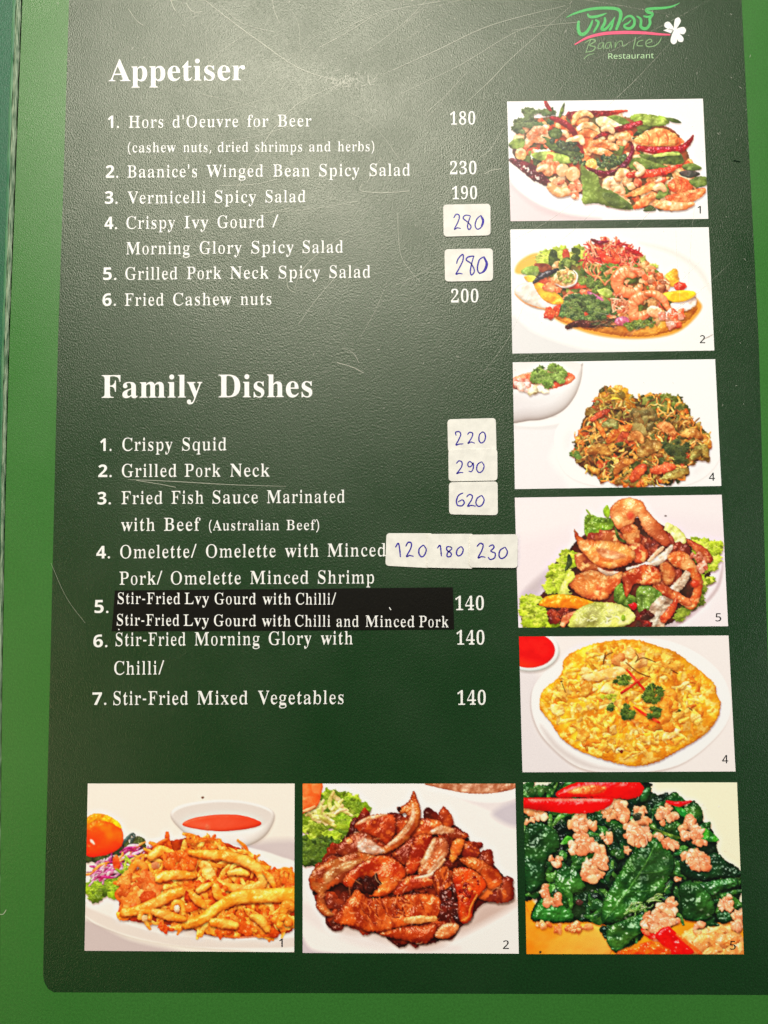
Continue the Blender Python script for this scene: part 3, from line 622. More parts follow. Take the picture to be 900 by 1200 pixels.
def dish_omelette():
    p = Pic(900, 600, (246, 238, 236), 5)
    p.flat([(10, 160), (100, 200), (70, 300), (100, 420), (240, 570), (10, 590)], (236, 228, 230), aa=20)
    p.flat([(64, 270), (90, 200), (180, 120), (340, 60), (560, 36), (720, 90), (830, 190), (860, 320), (800, 430), (650, 540), (450, 570), (260, 550), (130, 450), (76, 360)], (253, 249, 248), aa=3, sh=.25, so=(-4, 8))
    p.flat([(100, 380), (200, 480), (340, 545), (520, 560), (300, 556), (160, 480)], (226, 216, 214), aa=10)
    p.E(60, 84, 116, 84, (250, 246, 246), r=20, b=0, sp=.1, sh=.3, aa=2)
    p.E(56, 82, 102, 70, (226, 26, 20), c2=(206, 14, 14), r=12, b=.2, sp=.15, sh=0, ns=60, gl=((60, 110), (50, 150), (240, 60, 30)))
    out = [(96, 290), (112, 240), (180, 180), (200, 110), (290, 64), (380, 44), (480, 40), (560, 62), (640, 90), (720, 150), (790, 210), (806, 262), (820, 300), (800, 370), (740, 430), (640, 490), (560, 530), (470, 545), (370, 524), (270, 490), (190, 440), (140, 370), (100, 320)]
    p.P(out, (240, 182, 52), (226, 142, 36), r=26, ns=42, b=1.0, bs=18, sp=.2, sh=.5, e=(222, 150, 30), ew=7, c3=(250, 214, 110))
    inner = [(130, 290), (220, 130), (390, 70), (560, 90), (760, 230), (780, 320), (690, 430), (470, 510), (280, 460), (150, 350)]
    p.shreds(inner, 300, 52, 15, [((246, 200, 80), (236, 160, 50)), ((250, 222, 130), (242, 190, 80)), ((234, 156, 50), (222, 126, 40)), ((248, 206, 90), (226, 150, 50)), ((244, 190, 60), (250, 216, 110))], bend=.5, sh=.3, sp=.18, so=(1, 3), b=1.4)
    p.chunks(inner, 60, 22, [((250, 226, 140), (244, 196, 90)), ((236, 164, 60), (246, 200, 90))], sh=.22, sp=.2, b=1.6, jag=.5)
    p.chunks([(360, 90), (470, 80), (540, 110), (520, 180), (400, 130)], 10, 26, [((244, 190, 110), (226, 140, 70)), ((248, 210, 130), (234, 170, 90))], sh=.3, sp=.15)
    for c in [((350, 140), (362, 104), (390, 90)), ((478, 130), (510, 112), (560, 130)), ((440, 130), (490, 170), (540, 190)), ((620, 160), (650, 176)), ((480, 92), (490, 110), (480, 128)), ((560, 400), (610, 396)), ((410, 480), (426, 492)), ((690, 310), (706, 322)), ((200, 250), (186, 214)), ((360, 90), (350, 130)), ((640, 330), (660, 322))]:
        p.S(c, 5, (120, 70, 24), (90, 50, 20), sp=0, sh=.1, al=.8)
    p.P([(264, 184), (330, 166), (410, 146), (440, 170), (380, 196), (300, 206)], (252, 232, 160), (246, 206, 110), r=16, b=.8, sp=.1, sh=.25)
    p.P([(590, 420), (620, 396), (660, 400), (640, 424), (590, 444)], (252, 230, 160), (246, 206, 110), r=12, sh=.2)
    p.chunks([(440, 300), (640, 240), (620, 390), (470, 400)], 22, 26, [((238, 150, 50), (246, 186, 80)), ((240, 164, 60), (226, 130, 40))], sh=.18, sp=.15)
    p.E(460, 350, 60, 34, (230, 110, 30), sh=0, sp=0, aa=26, al=.45, b=.4)
    p.S([(444, 158), (480, 200), (518, 242)], [6, 13, 8], (206, 30, 20), (226, 70, 40), sp=.3)
    p.S([(422, 254), (460, 226), (510, 190)], [12, 13, 5], (216, 50, 24), (236, 100, 50), sp=.3)
    p.S([(470, 306), (520, 340), (576, 372)], [5, 12, 8], (216, 36, 20), (230, 80, 40), sp=.3)
    G = [((62, 104, 40), (38, 72, 30), (104, 146, 70)), ((50, 86, 36), (30, 60, 28), (90, 130, 60))]
    for c, n, z in [([(390, 190), (420, 172), (452, 196), (446, 222), (400, 214)], 12, 13), ([(504, 264), (540, 224), (586, 236), (580, 266), (550, 294), (512, 290)], 22, 16), ([(412, 316), (440, 296), (468, 320), (470, 350), (420, 348)], 16, 14), ([(530, 330), (556, 310), (588, 328), (570, 352), (538, 350)], 12, 13), ([(362, 306), (386, 290), (400, 312), (376, 322)], 8, 11)]:
        p.frill(c, n, G, z, sp=.25)
    p.frill([(348, 266), (370, 254), (420, 262), (410, 286), (364, 282)], 8, [((170, 180, 50), (130, 150, 40), (206, 206, 90))], 10)
    p.S([(432, 180), (446, 210), (470, 214)], 4, (80, 120, 50), None)
    p.S([(548, 244), (542, 214)], 6, (90, 130, 50), None)
    p.E(655, 322, 7, 5, (60, 80, 30), sh=0); p.E(424, 486, 6, 7, (130, 40, 20), sh=0); p.E(184, 206, 6, 4, (110, 60, 20), sh=0)
    return p.done(1.2, 1.05)

def dish_squid():
    p = Pic(900, 750, (250, 242, 232), 6)
    p.flat([(600, 280), (880, 260), (880, 380), (640, 300)], (214, 200, 200), aa=18)
    p.flat([(10, 580), (200, 660), (420, 720), (10, 730)], (208, 192, 190), aa=12)
    # sauce bowl
    p.P([(366, 160), (400, 118), (520, 96), (640, 96), (750, 120), (790, 158), (760, 230), (700, 274), (620, 290), (500, 270), (420, 226)], (244, 236, 232), r=40, b=0, sp=0, sh=.15, aa=3, gl=((560, 150), (640, 290), (252, 246, 242)))
    p.flat([(378, 160), (420, 124), (540, 104), (660, 108), (750, 132), (776, 160), (730, 204), (600, 224), (450, 206)], (232, 222, 216), aa=4)
    p.P([(414, 194), (460, 168), (560, 154), (660, 158), (734, 186), (700, 208), (580, 222), (470, 212)], (216, 84, 56), (226, 104, 76), r=16, b=.2, ns=80, sp=.12, sh=.1, gl=((420, 200), (660, 160), (204, 70, 46)))
    p.E(516, 206, 9, 12, (238, 150, 120), sh=0, aa=6, al=.6, sp=0)
    # plate
    p.flat([(20, 560), (10, 420), (260, 260), (420, 256), (640, 280), (800, 320), (900, 390), (900, 690), (600, 700), (300, 670), (120, 620)], (253, 248, 242), aa=4, sh=.15)
    p.flat([(20, 560), (120, 618), (300, 668), (500, 692), (880, 690), (880, 655), (640, 660), (440, 650), (240, 612), (80, 540), (20, 510)], (238, 226, 218), aa=4)
    p.flat([(20, 520), (100, 560), (260, 618), (430, 648), (640, 660), (880, 640), (880, 600), (400, 600), (120, 500)], (252, 246, 240), aa=6)
    p.flat([(160, 560), (240, 600), (420, 640), (560, 650), (560, 600), (300, 540)], (226, 206, 192), aa=14)
    # garnish
    p.frill([(24, 420), (80, 400), (180, 380), (200, 440), (150, 490), (40, 495)], 60, [((112, 166, 54), (70, 120, 40), (166, 206, 100)), ((84, 136, 46), (50, 96, 34), (130, 176, 76))], 25, sp=.3)
    p.chunks([(30, 300), (200, 250), (280, 300), (200, 400), (40, 410)], 24, 26, [((60, 70, 40), (40, 46, 30)), ((90, 40, 60), (60, 26, 40))], sp=.3)
    p.S([(170, 270), (215, 236), (206, 270)], 18, (60, 72, 66), (40, 50, 48), sp=.4)
    p.shreds([(30, 370), (90, 330), (200, 280), (280, 300), (180, 380), (60, 425)], 60, 66, 10, [((170, 50, 100), (130, 30, 76)), ((240, 220, 220), (206, 130, 160)), ((216, 120, 60), (236, 160, 90)), ((230, 190, 200), (190, 90, 140))], ang=-.5, sp=.3)
    p.P([(130, 340), (150, 316), (164, 366), (144, 380)], (230, 110, 56), (216, 80, 40), r=10)
    p.shreds([(160, 350), (220, 330), (220, 390), (170, 400)], 12, 40, 9, [((120, 166, 60), (80, 130, 44)), ((170, 196, 90), (120, 160, 60))], sp=.3)
    p.P([(20, 300), (24, 200), (60, 170), (110, 176), (160, 200), (176, 250), (160, 290), (110, 316), (40, 326)], (246, 120, 20), (230, 80, 14), r=40, b=.5, ns=60, sp=.3, gl=((90, 200), (80, 330), (226, 50, 14)))
    p.P([(20, 176), (50, 152), (100, 152), (150, 180), (168, 210), (120, 186), (70, 178), (30, 192)], (250, 190, 50), (246, 160, 30), r=14, sp=.3, sh=.3)
    p.S([(42, 256), (58, 274)], 10, (252, 226, 200), None, sh=0, aa=3)
    # squid
    body = [(160, 430), (230, 380), (280, 290), (430, 250), (560, 260), (680, 310), (760, 380), (870, 400), (870, 610), (760, 640), (560, 650), (420, 610), (240, 590), (170, 560)]
    p.P(body, (176, 66, 22), (140, 44, 16), r=20, ns=30, sp=0, sh=.4)
    FR = [((244, 168, 70), (224, 116, 40)), ((250, 200, 104), (238, 150, 60)), ((224, 112, 44), (200, 80, 28)), ((246, 178, 86), (230, 130, 48)), ((214, 90, 34), (234, 140, 60))]
    p.chunks(body, 170, 22, FR, jag=.5, b=2.0, bs=12, sp=.22, sh=.5)
    p.shreds(body, 190, 74, 17, FR[:2]+FR[3:4]+FR, bend=.7, b=1.0, bs=11, sp=.22, sh=.55)
    p.chunks([(430, 260), (540, 240), (560, 270), (680, 310), (540, 300)], 36, 14, FR, jag=.5, b=2, bs=8, sp=.25)
    p.S([(436, 244), (444, 262), (490, 256), (540, 258)], 20, (222, 130, 50), (196, 90, 34), b=1.6)
    p.chunks([(770, 390), (870, 390), (870, 450), (790, 440)], 22, 18, [((226, 126, 50), (206, 90, 34)), ((240, 156, 70), (216, 106, 44))], jag=.5, b=2, bs=8)
    YE = (253, 194, 98); YO = (244, 148, 54)
    def sq(c, w, a=YE, b=YO, **k):
        kk = dict(b=.9, bs=9, ns=30, sp=.3, sh=.8, e=(216, 104, 34), ew=5, so=(1, 9), amb=.62, patch=.2, rag=2.2); kk.update(k)
        p.S(c, w, a, b, **kk)
    sq([(280, 330), (330, 300), (390, 320)], [30, 44, 20])
    sq([(200, 390), (230, 350), (262, 370), (250, 410)], [24, 34, 32, 22], (232, 150, 70))
    p.chunks([(155, 440), (200, 405), (240, 440), (250, 520), (180, 540), (160, 500)], 22, 27, [((230, 140, 66), (206, 96, 40)), ((240, 164, 84), (222, 116, 50)), ((216, 110, 56), (190, 80, 36))], jag=.4, b=1.8, bs=11, sp=.25)
    p.chunks([(250, 400), (310, 370), (310, 480), (260, 500)], 16, 24, [((226, 120, 60), (200, 80, 34)), ((236, 146, 80), (216, 100, 44))], jag=.4, b=1.6)
    p.E(306, 360, 18, 14, (240, 200, 150), c2=(226, 150, 100))
    p.chunks([(340, 320), (470, 310), (470, 380), (360, 390)], 20, 24, [((226, 110, 44), (206, 84, 30)), ((230, 120, 50), (206, 86, 32))], jag=.4, sp=.3)
    sq([(312, 420), (340, 404), (400, 398), (470, 402)], [30, 42, 40, 22])
    sq([(168, 552), (240, 540), (310, 510), (370, 480), (424, 462)], [32, 40, 44, 46, 36])
    p.P([(486, 360), (500, 340), (530, 356), (550, 400), (530, 426), (500, 410)], (250, 210, 120), (236, 160, 70), r=16, sp=.2)
    sq([(440, 306), (520, 316), (600, 322), (690, 352), (740, 400), (730, 440), (660, 456), (580, 440), (548, 416)], [18, 40, 44, 46, 44, 40, 38, 36, 22])
    sq([(600, 390), (650, 386), (684, 398)], [20, 34, 16], (250, 200, 100))
    sq([(740, 380), (770, 410), (790, 450)], [14, 30, 16])
    p.chunks([(430, 440), (540, 440), (600, 480), (560, 540), (450, 540)], 26, 26, [((206, 76, 26), (170, 50, 18)), ((222, 106, 40), (196, 70, 26)), ((236, 150, 60), (216, 100, 36))], jag=.4, b=1.8, sp=.3)
    sq([(446, 470), (480, 504), (510, 530)], [24, 40, 16])
    sq([(472, 466), (500, 450), (534, 434)], [18, 32, 14])
    sq([(548, 440), (560, 480), (580, 496)], [30, 40, 20])
    sq([(420, 604), (500, 574), (560, 530), (640, 490), (740, 482), (868, 480)], [34, 44, 46, 56, 58, 62], (250, 200, 90), (240, 160, 56))
    sq([(372, 540), (384, 512), (412, 516), (420, 560)], [16, 24, 22, 18])
    p.E(392, 536, 12, 16, (240, 206, 160), sp=.2)
    sq([(240, 578), (252, 548), (286, 552), (280, 580)], [18, 24, 24, 16])
    p.E(262, 574, 12, 14, (244, 206, 150), sp=.2)
    sq([(290, 544), (350, 562), (430, 580)], [24, 42, 18])
    p.chunks([(320, 590), (370, 600), (366, 630), (330, 620)], 6, 12, [((226, 110, 50), (206, 80, 34))], jag=.6)
    p.chunks([(560, 560), (800, 530), (860, 600), (780, 640), (560, 640)], 40, 22, [((214, 96, 34), (190, 70, 22)), ((226, 116, 44), (200, 80, 30)), ((236, 146, 60), (216, 100, 36))], jag=.45, b=1.8, sp=.35)
    sq([(530, 590), (580, 594), (638, 606)], [30, 44, 28], (250, 206, 100))
    sq([(690, 566), (730, 580), (764, 626)], [20, 42, 22], (250, 200, 96))
    sq([(820, 560), (836, 520), (868, 530)], [30, 40, 34], (236, 150, 60))
    sq([(806, 610), (820, 570), (852, 600)], [26, 36, 30], (230, 136, 56))
    p.S([(550, 646), (640, 652), (760, 644)], [5, 8, 5], (216, 90, 40), None, sh=0, aa=4, al=.7)
    p.E(497, 84, 5, 4, (110, 70, 40), sh=0, sp=0)
    return p.done(1.38, 1.02, gam=.8)

def dish_pork_grill():
    p = Pic(900, 740, (250, 241, 238), 7)
    p.flat([(500, 20), (880, 20), (880, 180), (780, 140), (660, 90)], (238, 228, 228), aa=6)
    p.flat([(780, 150), (880, 100), (880, 200)], (206, 196, 204), aa=14)
    p.flat([(510, 20), (880, 20), (880, 80), (800, 104), (700, 98), (600, 70)], (250, 244, 242), aa=4)
    p.P([(520, 24), (880, 20), (880, 44), (800, 64), (700, 68), (600, 52)], (176, 110, 80), (206, 150, 120), r=10, sp=.2, sh=0)
    p.flat([(20, 640), (60, 690), (160, 710), (20, 720)], (214, 200, 206), aa=8)
    p.flat([(20, 560), (200, 660), (420, 700), (620, 700), (620, 670), (300, 630), (20, 500)], (240, 230, 228), aa=14)
    p.frill([(24, 140), (90, 80), (180, 60), (260, 120), (260, 180), (180, 230), (120, 300), (24, 350)], 90, [((126, 176, 60), (84, 134, 44), (180, 212, 110)), ((92, 146, 52), (56, 102, 38), (140, 186, 84)), ((150, 190, 76), (104, 150, 54), (200, 220, 130))], 30, sp=.2)
    p.frill([(24, 250), (100, 240), (150, 280), (90, 340), (24, 356)], 26, [((56, 100, 44), (34, 70, 34), (90, 140, 66))], 28, sp=.2)
    p.shreds([(60, 100), (160, 90), (200, 140), (120, 180), (50, 160)], 20, 70, 16, [((226, 216, 140), (190, 190, 96)), ((236, 226, 170), (206, 204, 120))], sp=.1)
    p.P([(14, 20), (96, 20), (98, 70), (80, 120), (40, 140), (14, 140)], (240, 128, 70), (232, 104, 48), r=24, b=.4, sp=.15)
    p.S([(20, 140), (50, 130), (74, 118)], 12, (250, 200, 140), None)
    body = [(60, 400), (160, 280), (250, 180), (380, 160), (480, 180), (560, 170), (640, 200), (720, 290), (820, 390), (860, 470), (740, 510), (690, 570), (600, 640), (500, 668), (300, 620), (160, 580), (90, 530)]
    p.flat([(150, 590), (300, 640), (500, 690), (660, 630), (880, 500), (700, 500)], (206, 180, 170), aa=18)
    p.P(body, (84, 26, 14), (50, 18, 12), r=26, ns=40, sp=0, sh=.4)
    p.chunks(body, 110, 40, [((150, 56, 28), (100, 32, 18)), ((176, 70, 34), (126, 44, 22)), ((110, 36, 20), (70, 24, 14))], b=1.8, bs=16, sp=.4, sh=.6)
    A, B, D = (180, 66, 28), (134, 40, 16), (70, 22, 14)
    def pk(pts, a=A, b=B, **k):
        up = lambda c: (min(255, c[0]+20), min(255, int(c[1]*1.15)), c[2])
        a, b = up(a), up(b)
        kk = dict(r=28, b=1.2, ns=44, bs=10, sp=.45, sh=.78, c3=(206, 98, 46), e=D, ew=5, so=(4, 9), spp=16); kk.update(k)
        p.P(pts, a, b, **kk)
    def fat(c, w, **k): p.S(c, w, (236, 196, 160), (216, 150, 104), sp=.3, sh=.15, aa=3, **k)
    pk([(560, 180), (576, 124), (600, 130), (626, 180), (610, 206), (580, 200)], (150, 60, 36), (110, 38, 22))
    pk([(380, 190), (430, 170), (560, 170), (580, 220), (480, 240), (400, 230)], (150, 56, 32), (106, 34, 20))
    pk([(660, 260), (720, 280), (726, 316), (680, 330), (650, 300)], (150, 50, 34), (106, 34, 24))
    pk([(600, 210), (640, 206), (690, 240), (640, 250), (610, 246)], (170, 84, 50), (120, 50, 30))
    fat([(536, 222), (580, 212), (626, 216)], [14, 36, 16])
    pk([(610, 330), (620, 260), (660, 246), (670, 270), (630, 340)], (222, 130, 66), (190, 86, 40))
    pk([(230, 190), (280, 160), (340, 150), (388, 156), (392, 220), (360, 270), (310, 240), (250, 220)], (168, 62, 34), (120, 38, 22))
    fat([(236, 192), (290, 166), (360, 152)], [8, 16, 6])
    pk([(156, 300), (190, 250), (250, 220), (300, 240), (290, 290), (220, 320)], (150, 70, 44), (106, 42, 28))
    # long curl rising to the tip
    pk([(400, 124), (430, 112), (452, 90), (466, 58), (482, 90), (496, 150), (476, 210), (430, 262), (380, 296), (330, 310), (250, 310), (250, 260), (290, 250), (340, 280), (400, 230), (440, 180), (436, 150), (410, 146)], (200, 116, 70), (160, 70, 38), r=18)
    fat([(462, 110), (460, 170), (420, 232), (366, 274)], [6, 20, 22, 10])
    p.P([(240, 260), (280, 246), (330, 280), (350, 300), (300, 312), (250, 296)], (232, 200, 180), (206, 150, 124), r=16, sp=.3, sh=.1, aa=5)
    p.E(408, 130, 9, 10, (60, 22, 16), sh=.1)
    pk([(380, 310), (430, 270), (470, 240), (470, 310), (430, 350)], (130, 46, 26), (90, 28, 18))
    pk([(430, 380), (450, 300), (480, 236), (530, 230), (540, 260), (510, 320), (470, 384)], (176, 62, 34), (126, 36, 22))
    pk([(484, 386), (500, 330), (540, 250), (590, 244), (606, 290), (580, 350), (540, 392)], (196, 110, 80), (140, 66, 44))
    fat([(500, 350), (530, 300), (550, 252)], [16, 24, 12]); fat([(524, 386), (560, 350), (592, 306)], [14, 22, 14])
    pk([(650, 330), (700, 320), (750, 340), (800, 380), (820, 420), (760, 400), (690, 366)], (206, 106, 54), (160, 66, 34))
    pk([(720, 480), (760, 420), (850, 398), (866, 440), (862, 490), (800, 506)], (140, 58, 40), (96, 34, 26))
    pk([(740, 360), (800, 370), (820, 420), (780, 450), (740, 420)], (190, 80, 40), (146, 52, 28))
    # left flap
    pk([(50, 400), (80, 360), (150, 330), (240, 300), (320, 320), (300, 350), (230, 380), (180, 420), (140, 440), (110, 470), (120, 520), (148, 550), (110, 556), (76, 520), (80, 470), (56, 450)], (172, 98, 60), (130, 58, 34), r=20)
    p.P([(110, 390), (170, 350), (250, 330), (240, 352), (170, 390), (120, 430)], (206, 146, 96), (176, 106, 62), r=12, sh=.05, aa=6, sp=.4)
    pk([(180, 420), (230, 360), (320, 316), (390, 330), (436, 380), (400, 440), (360, 470), (300, 480), (290, 460), (330, 420), (260, 400), (220, 440)], (196, 76, 36), (150, 44, 22), r=24)
    p.P([(290, 470), (320, 430), (380, 400), (410, 410), (380, 450), (340, 474)], (226, 120, 56), (200, 84, 36), r=14, sh=.1, aa=4, sp=.5)
    p.chunks([(210, 410), (310, 390), (320, 450), (230, 460)], 10, 26, [((66, 22, 14), (46, 16, 12))], sp=.3)
    pk([(390, 450), (440, 400), (540, 390), (600, 400), (560, 430), (470, 450), (400, 476)], (176, 64, 34), (126, 38, 22))
    fat([(470, 406), (540, 388), (590, 330)], [8, 16, 10])
    # big front slab
    pk([(148, 572), (180, 520), (220, 470), (240, 450), (290, 484), (380, 480), (460, 470), (540, 470), (580, 500), (560, 560), (470, 586), (420, 600), (300, 620), (230, 600), (170, 590)], (186, 78, 36), (136, 46, 22), r=26, sx=1.6)
    p.shreds([(260, 500), (420, 490), (520, 500), (420, 570), (280, 590)], 40, 44, 7, [((206, 100, 50), (176, 70, 34)), ((150, 54, 26), (120, 40, 20))], ang=.9, sh=.2, sp=.5)
    p.S([(430, 574), (480, 572), (556, 566)], [20, 34, 20], (236, 176, 110), (206, 130, 70), sp=.3, sh=.2)
    pk([(330, 630), (420, 600), (500, 596), (556, 586), (550, 630), (510, 668), (420, 650)], (150, 52, 24), (106, 32, 18))
    pk([(550, 640), (580, 590), (640, 586), (642, 616), (600, 646)], (206, 126, 90), (160, 76, 50), r=16)
    # right pair
    pk([(540, 400), (560, 370), (600, 360), (620, 420), (640, 460), (600, 510), (560, 470)], (150, 62, 32), (106, 36, 20), sx=2.2)
    p.chunks([(560, 440), (630, 450), (650, 560), (590, 580)], 22, 24, [((70, 22, 16), (50, 16, 12)), ((110, 34, 22), (70, 24, 16))], sp=.7)
    pk([(620, 380), (660, 362), (710, 376), (756, 420), (750, 450), (710, 500), (700, 560), (676, 586), (648, 570), (640, 480)], (206, 70, 30), (160, 40, 18), r=18)
    p.chunks([(650, 380), (710, 390), (740, 430), (660, 520)], 34, 9, [((226, 106, 44), (196, 66, 28)), ((150, 36, 18), (110, 26, 14))], sh=.2, sp=.6)
    p.S([(656, 576), (684, 560), (694, 520), (720, 470)], 6, (236, 140, 60), None, sh=0, aa=3)
    p.shreds(body, 50, 40, 5, [((232, 150, 96), (206, 106, 60)), ((240, 190, 140), (210, 120, 70))], sh=.1, sp=.4, al=.45, aa=2)
    return p.done(1.22, 1.08)

def dish_morning_glory():
    p = Pic(900, 730, (252, 232, 204), 8)
    p.flat([(480, 10), (880, 10), (880, 330), (700, 200)], (254, 240, 214), aa=20)
    p.flat([(10, 460), (120, 540), (340, 560), (620, 560), (880, 560), (880, 720), (10, 720)], (232, 148, 44), aa=6)
    p.P([(10, 480), (60, 560), (160, 580), (330, 590), (340, 720), (10, 720)], (238, 156, 54), (226, 132, 34), r=30, ns=90, b=.3, sp=.1, sh=0, gl=((60, 600), (300, 720), (240, 176, 84)))
    p.P([(640, 620), (760, 580), (860, 600), (880, 720), (640, 720)], (244, 170, 90), (248, 196, 130), r=30, ns=40, sp=.2, sh=0)
    body = [(14, 60), (60, 60), (150, 24), (500, 20), (520, 60), (640, 110), (760, 210), (790, 310), (870, 370), (870, 470), (800, 570), (640, 560), (520, 560), (480, 640), (380, 690), (330, 580), (60, 570), (70, 480), (14, 460)]
    p.P(body, (24, 44, 24), (14, 26, 18), r=26, ns=40, sp=.1, sh=.3)
    GR = [((30, 70, 34), (16, 40, 24)), ((44, 92, 42), (24, 58, 30)), ((20, 46, 26), (12, 28, 20)), ((58, 108, 48), (30, 70, 34))]
    p.chunks(body, 130, 36, GR, jag=.4, b=2.2, bs=20, ns=34, sp=.55, sh=.7, spp=14)
    p.shreds(body, 60, 80, 16, [((50, 100, 44), (26, 62, 32)), ((30, 66, 34), (16, 40, 24)), ((90, 140, 70), (44, 90, 42))], bend=.5, sp=.6, sh=.6)
    p.chunks([(20, 50), (60, 30), (110, 50), (60, 80)], 9, 20, [((70, 110, 60), (40, 80, 40))], sp=.4)
    def leaf(pts, a=(40, 92, 42), b=(22, 60, 30), **k):
        kk = dict(r=34, b=1.6, bs=34, ns=60, amb=.5, sp=.6, sh=.7, spp=18, e=(16, 40, 22), ew=5); kk.update(k)
        p.P(pts, a, b, **kk)
    leaf([(24, 200), (80, 180), (150, 220), (160, 280), (110, 330), (100, 420), (40, 460), (20, 380)], (34, 78, 38), (20, 52, 28))
    leaf([(50, 560), (80, 490), (120, 470), (190, 500), (216, 560), (180, 572), (100, 570)], (40, 100, 44), (24, 70, 34))
    leaf([(140, 400), (180, 350), (240, 380), (260, 440), (210, 470), (190, 520), (160, 470)], (50, 106, 48), (28, 70, 34), sp=.8)
    p.S([(170, 440), (200, 470), (206, 520)], [16, 26, 10], (66, 130, 56), (40, 90, 40), sp=.5)
    leaf([(480, 60), (520, 40), (510, 90), (480, 100)], (50, 100, 50), (30, 70, 36), r=14)
    # orange rim of sauce
    p.chunks([(50, 575), (160, 580), (300, 585), (250, 610), (120, 605)], 16, 16, [((222, 130, 70), (240, 176, 120)), ((206, 110, 60), (236, 160, 100))], sp=.5)
    leaf([(640, 300), (700, 320), (780, 300), (830, 350), (870, 366), (868, 396), (780, 400), (700, 410), (640, 380)], (26, 62, 34), (16, 40, 24))
    leaf([(690, 430), (760, 410), (850, 400), (860, 430), (800, 450), (760, 470)], (40, 90, 44), (20, 54, 30), sp=.7)
    leaf([(630, 440), (660, 410), (720, 430), (770, 500), (760, 550), (700, 570), (650, 560), (636, 500)], (44, 98, 46), (26, 66, 34))
    leaf([(780, 540), (840, 530), (850, 560), (800, 580)], (30, 70, 36), (16, 44, 26), r=12)
    # large central leaf
    leaf([(510, 240), (560, 250), (600, 300), (612, 360), (580, 420), (560, 480), (500, 510), (430, 550), (370, 578), (326, 570), (330, 500), (370, 420), (400, 370), (440, 310)], (46, 104, 44), (24, 66, 32), r=40, ns=70, bs=34)
    p.P([(440, 330), (500, 300), (580, 290), (600, 350), (560, 400), (470, 410)], (28, 54, 34), (40, 80, 42), r=30, al=.55, aa=12, sh=0, sp=.2)
    p.S([(340, 560), (420, 460), (500, 340), (540, 256)], [3, 5, 5, 3], (64, 120, 56), None, sh=.2, sp=.3, al=.8)
    for a, b in [((400, 480), (380, 410)), ((450, 410), (440, 330)), ((430, 450), (540, 440)), ((480, 380), (590, 360)), ((390, 500), (500, 500))]:
        p.S([a, ((a[0]+b[0])/2+6, (a[1]+b[1])/2+6), b], 4, (56, 108, 50), None, sh=.2, sp=.3, al=.5)
    p.shreds([(400, 520), (520, 480), (590, 430), (560, 490), (440, 550)], 26, 36, 6, [((150, 180, 110), (90, 140, 70)), ((110, 160, 84), (70, 120, 56))], ang=-.5, sh=.3, sp=.6)
    leaf([(350, 600), (420, 560), (500, 540), (520, 570), (480, 620), (440, 650), (390, 688), (350, 660)], (60, 112, 50), (30, 74, 36), sp=.7)
    p.S([(520, 200), (580, 226), (650, 246)], [8, 14, 8], (96, 120, 50), (60, 84, 40), sp=.4)
    p.S([(610, 306), (660, 296), (696, 280)], [12, 16, 8], (40, 96, 50), (24, 64, 34), sp=.5)
    p.P([(610, 114), (640, 120), (680, 170), (660, 166), (630, 146)], (50, 150, 60), (30, 110, 50), r=8, sp=.4)
    p.P([(710, 206), (740, 206), (786, 246), (770, 256), (720, 250)], (60, 150, 56), (36, 110, 46), r=10, sp=.4)
    p.P([(164, 266), (190, 234), (214, 246), (200, 262)], (70, 160, 60), (46, 120, 50), r=8, sp=.4)
    # minced pork
    MP = [((244, 192, 152), (226, 154, 112)), ((250, 212, 178), (236, 172, 128)), ((232, 166, 122), (208, 134, 94)), ((240, 186, 140), (218, 154, 106))]
    def mince(poly, n, z=16):
        p.chunks(poly, int(n*1.15), z*.98, MP, jag=.36, b=1.2, bs=8, sp=.4, sh=.6, e=(206, 126, 90), ew=3, asp=.85, rag=2, patch=.2, amb=.78)
    mince([(20, 125), (80, 120), (110, 160), (30, 180)], 12, 17)
    mince([(196, 190), (230, 154), (280, 170), (298, 196), (260, 222), (210, 216)], 20, 18)
    mince([(200, 260), (240, 225), (300, 250), (330, 290), (290, 315), (220, 300)], 26, 18)
    mince([(246, 370), (270, 335), (330, 315), (354, 350), (320, 400), (270, 412)], 26, 19)
    mince([(320, 120), (360, 100), (420, 95), (440, 130), (420, 175), (350, 170)], 28, 17)
    mince([(410, 190), (450, 180), (500, 210), (520, 240), (460, 280), (420, 230)], 28, 18)
    mince([(440, 130), (490, 120), (500, 160), (540, 190), (480, 180)], 14, 14)
    mince([(540, 140), (590, 110), (616, 150), (590, 190), (560, 180)], 16, 15)
    mince([(620, 170), (680, 165), (730, 230), (720, 268), (660, 260), (640, 210)], 28, 17)
    mince([(540, 230), (600, 250), (640, 270), (590, 280)], 14, 14)
    mince([(640, 310), (700, 290), (756, 320), (750, 355), (700, 366), (650, 330)], 24, 18)
    mince([(325, 225), (356, 225), (356, 260), (335, 260)], 5, 14)
    mince([(412, 280), (430, 280), (428, 305)], 3, 11)
    mince([(490, 600), (500, 550), (560, 500), (610, 490), (628, 570), (580, 606), (510, 622)], 44, 19)
    mince([(90, 440), (110, 432), (120, 470), (166, 475), (160, 504), (110, 500)], 14, 15)
    mince([(126, 320), (160, 315), (160, 345), (130, 348)], 5, 13)
    mince([(786, 490), (810, 456), (838, 480), (836, 520), (800, 526)], 12, 15)
    mince([(610, 400), (630, 400), (628, 420)], 3, 10)
    mince([(840, 540), (872, 540), (876, 600), (846, 596)], 9, 17)
    mince([(680, 590), (720, 580), (720, 616)], 5, 15)
    p.chunks([(700, 620), (780, 590), (860, 640), (860, 690), (700, 690)], 24, 26, [((250, 200, 140), (244, 170, 100)), ((248, 186, 120), (240, 160, 90))], sp=.35, sh=.25)
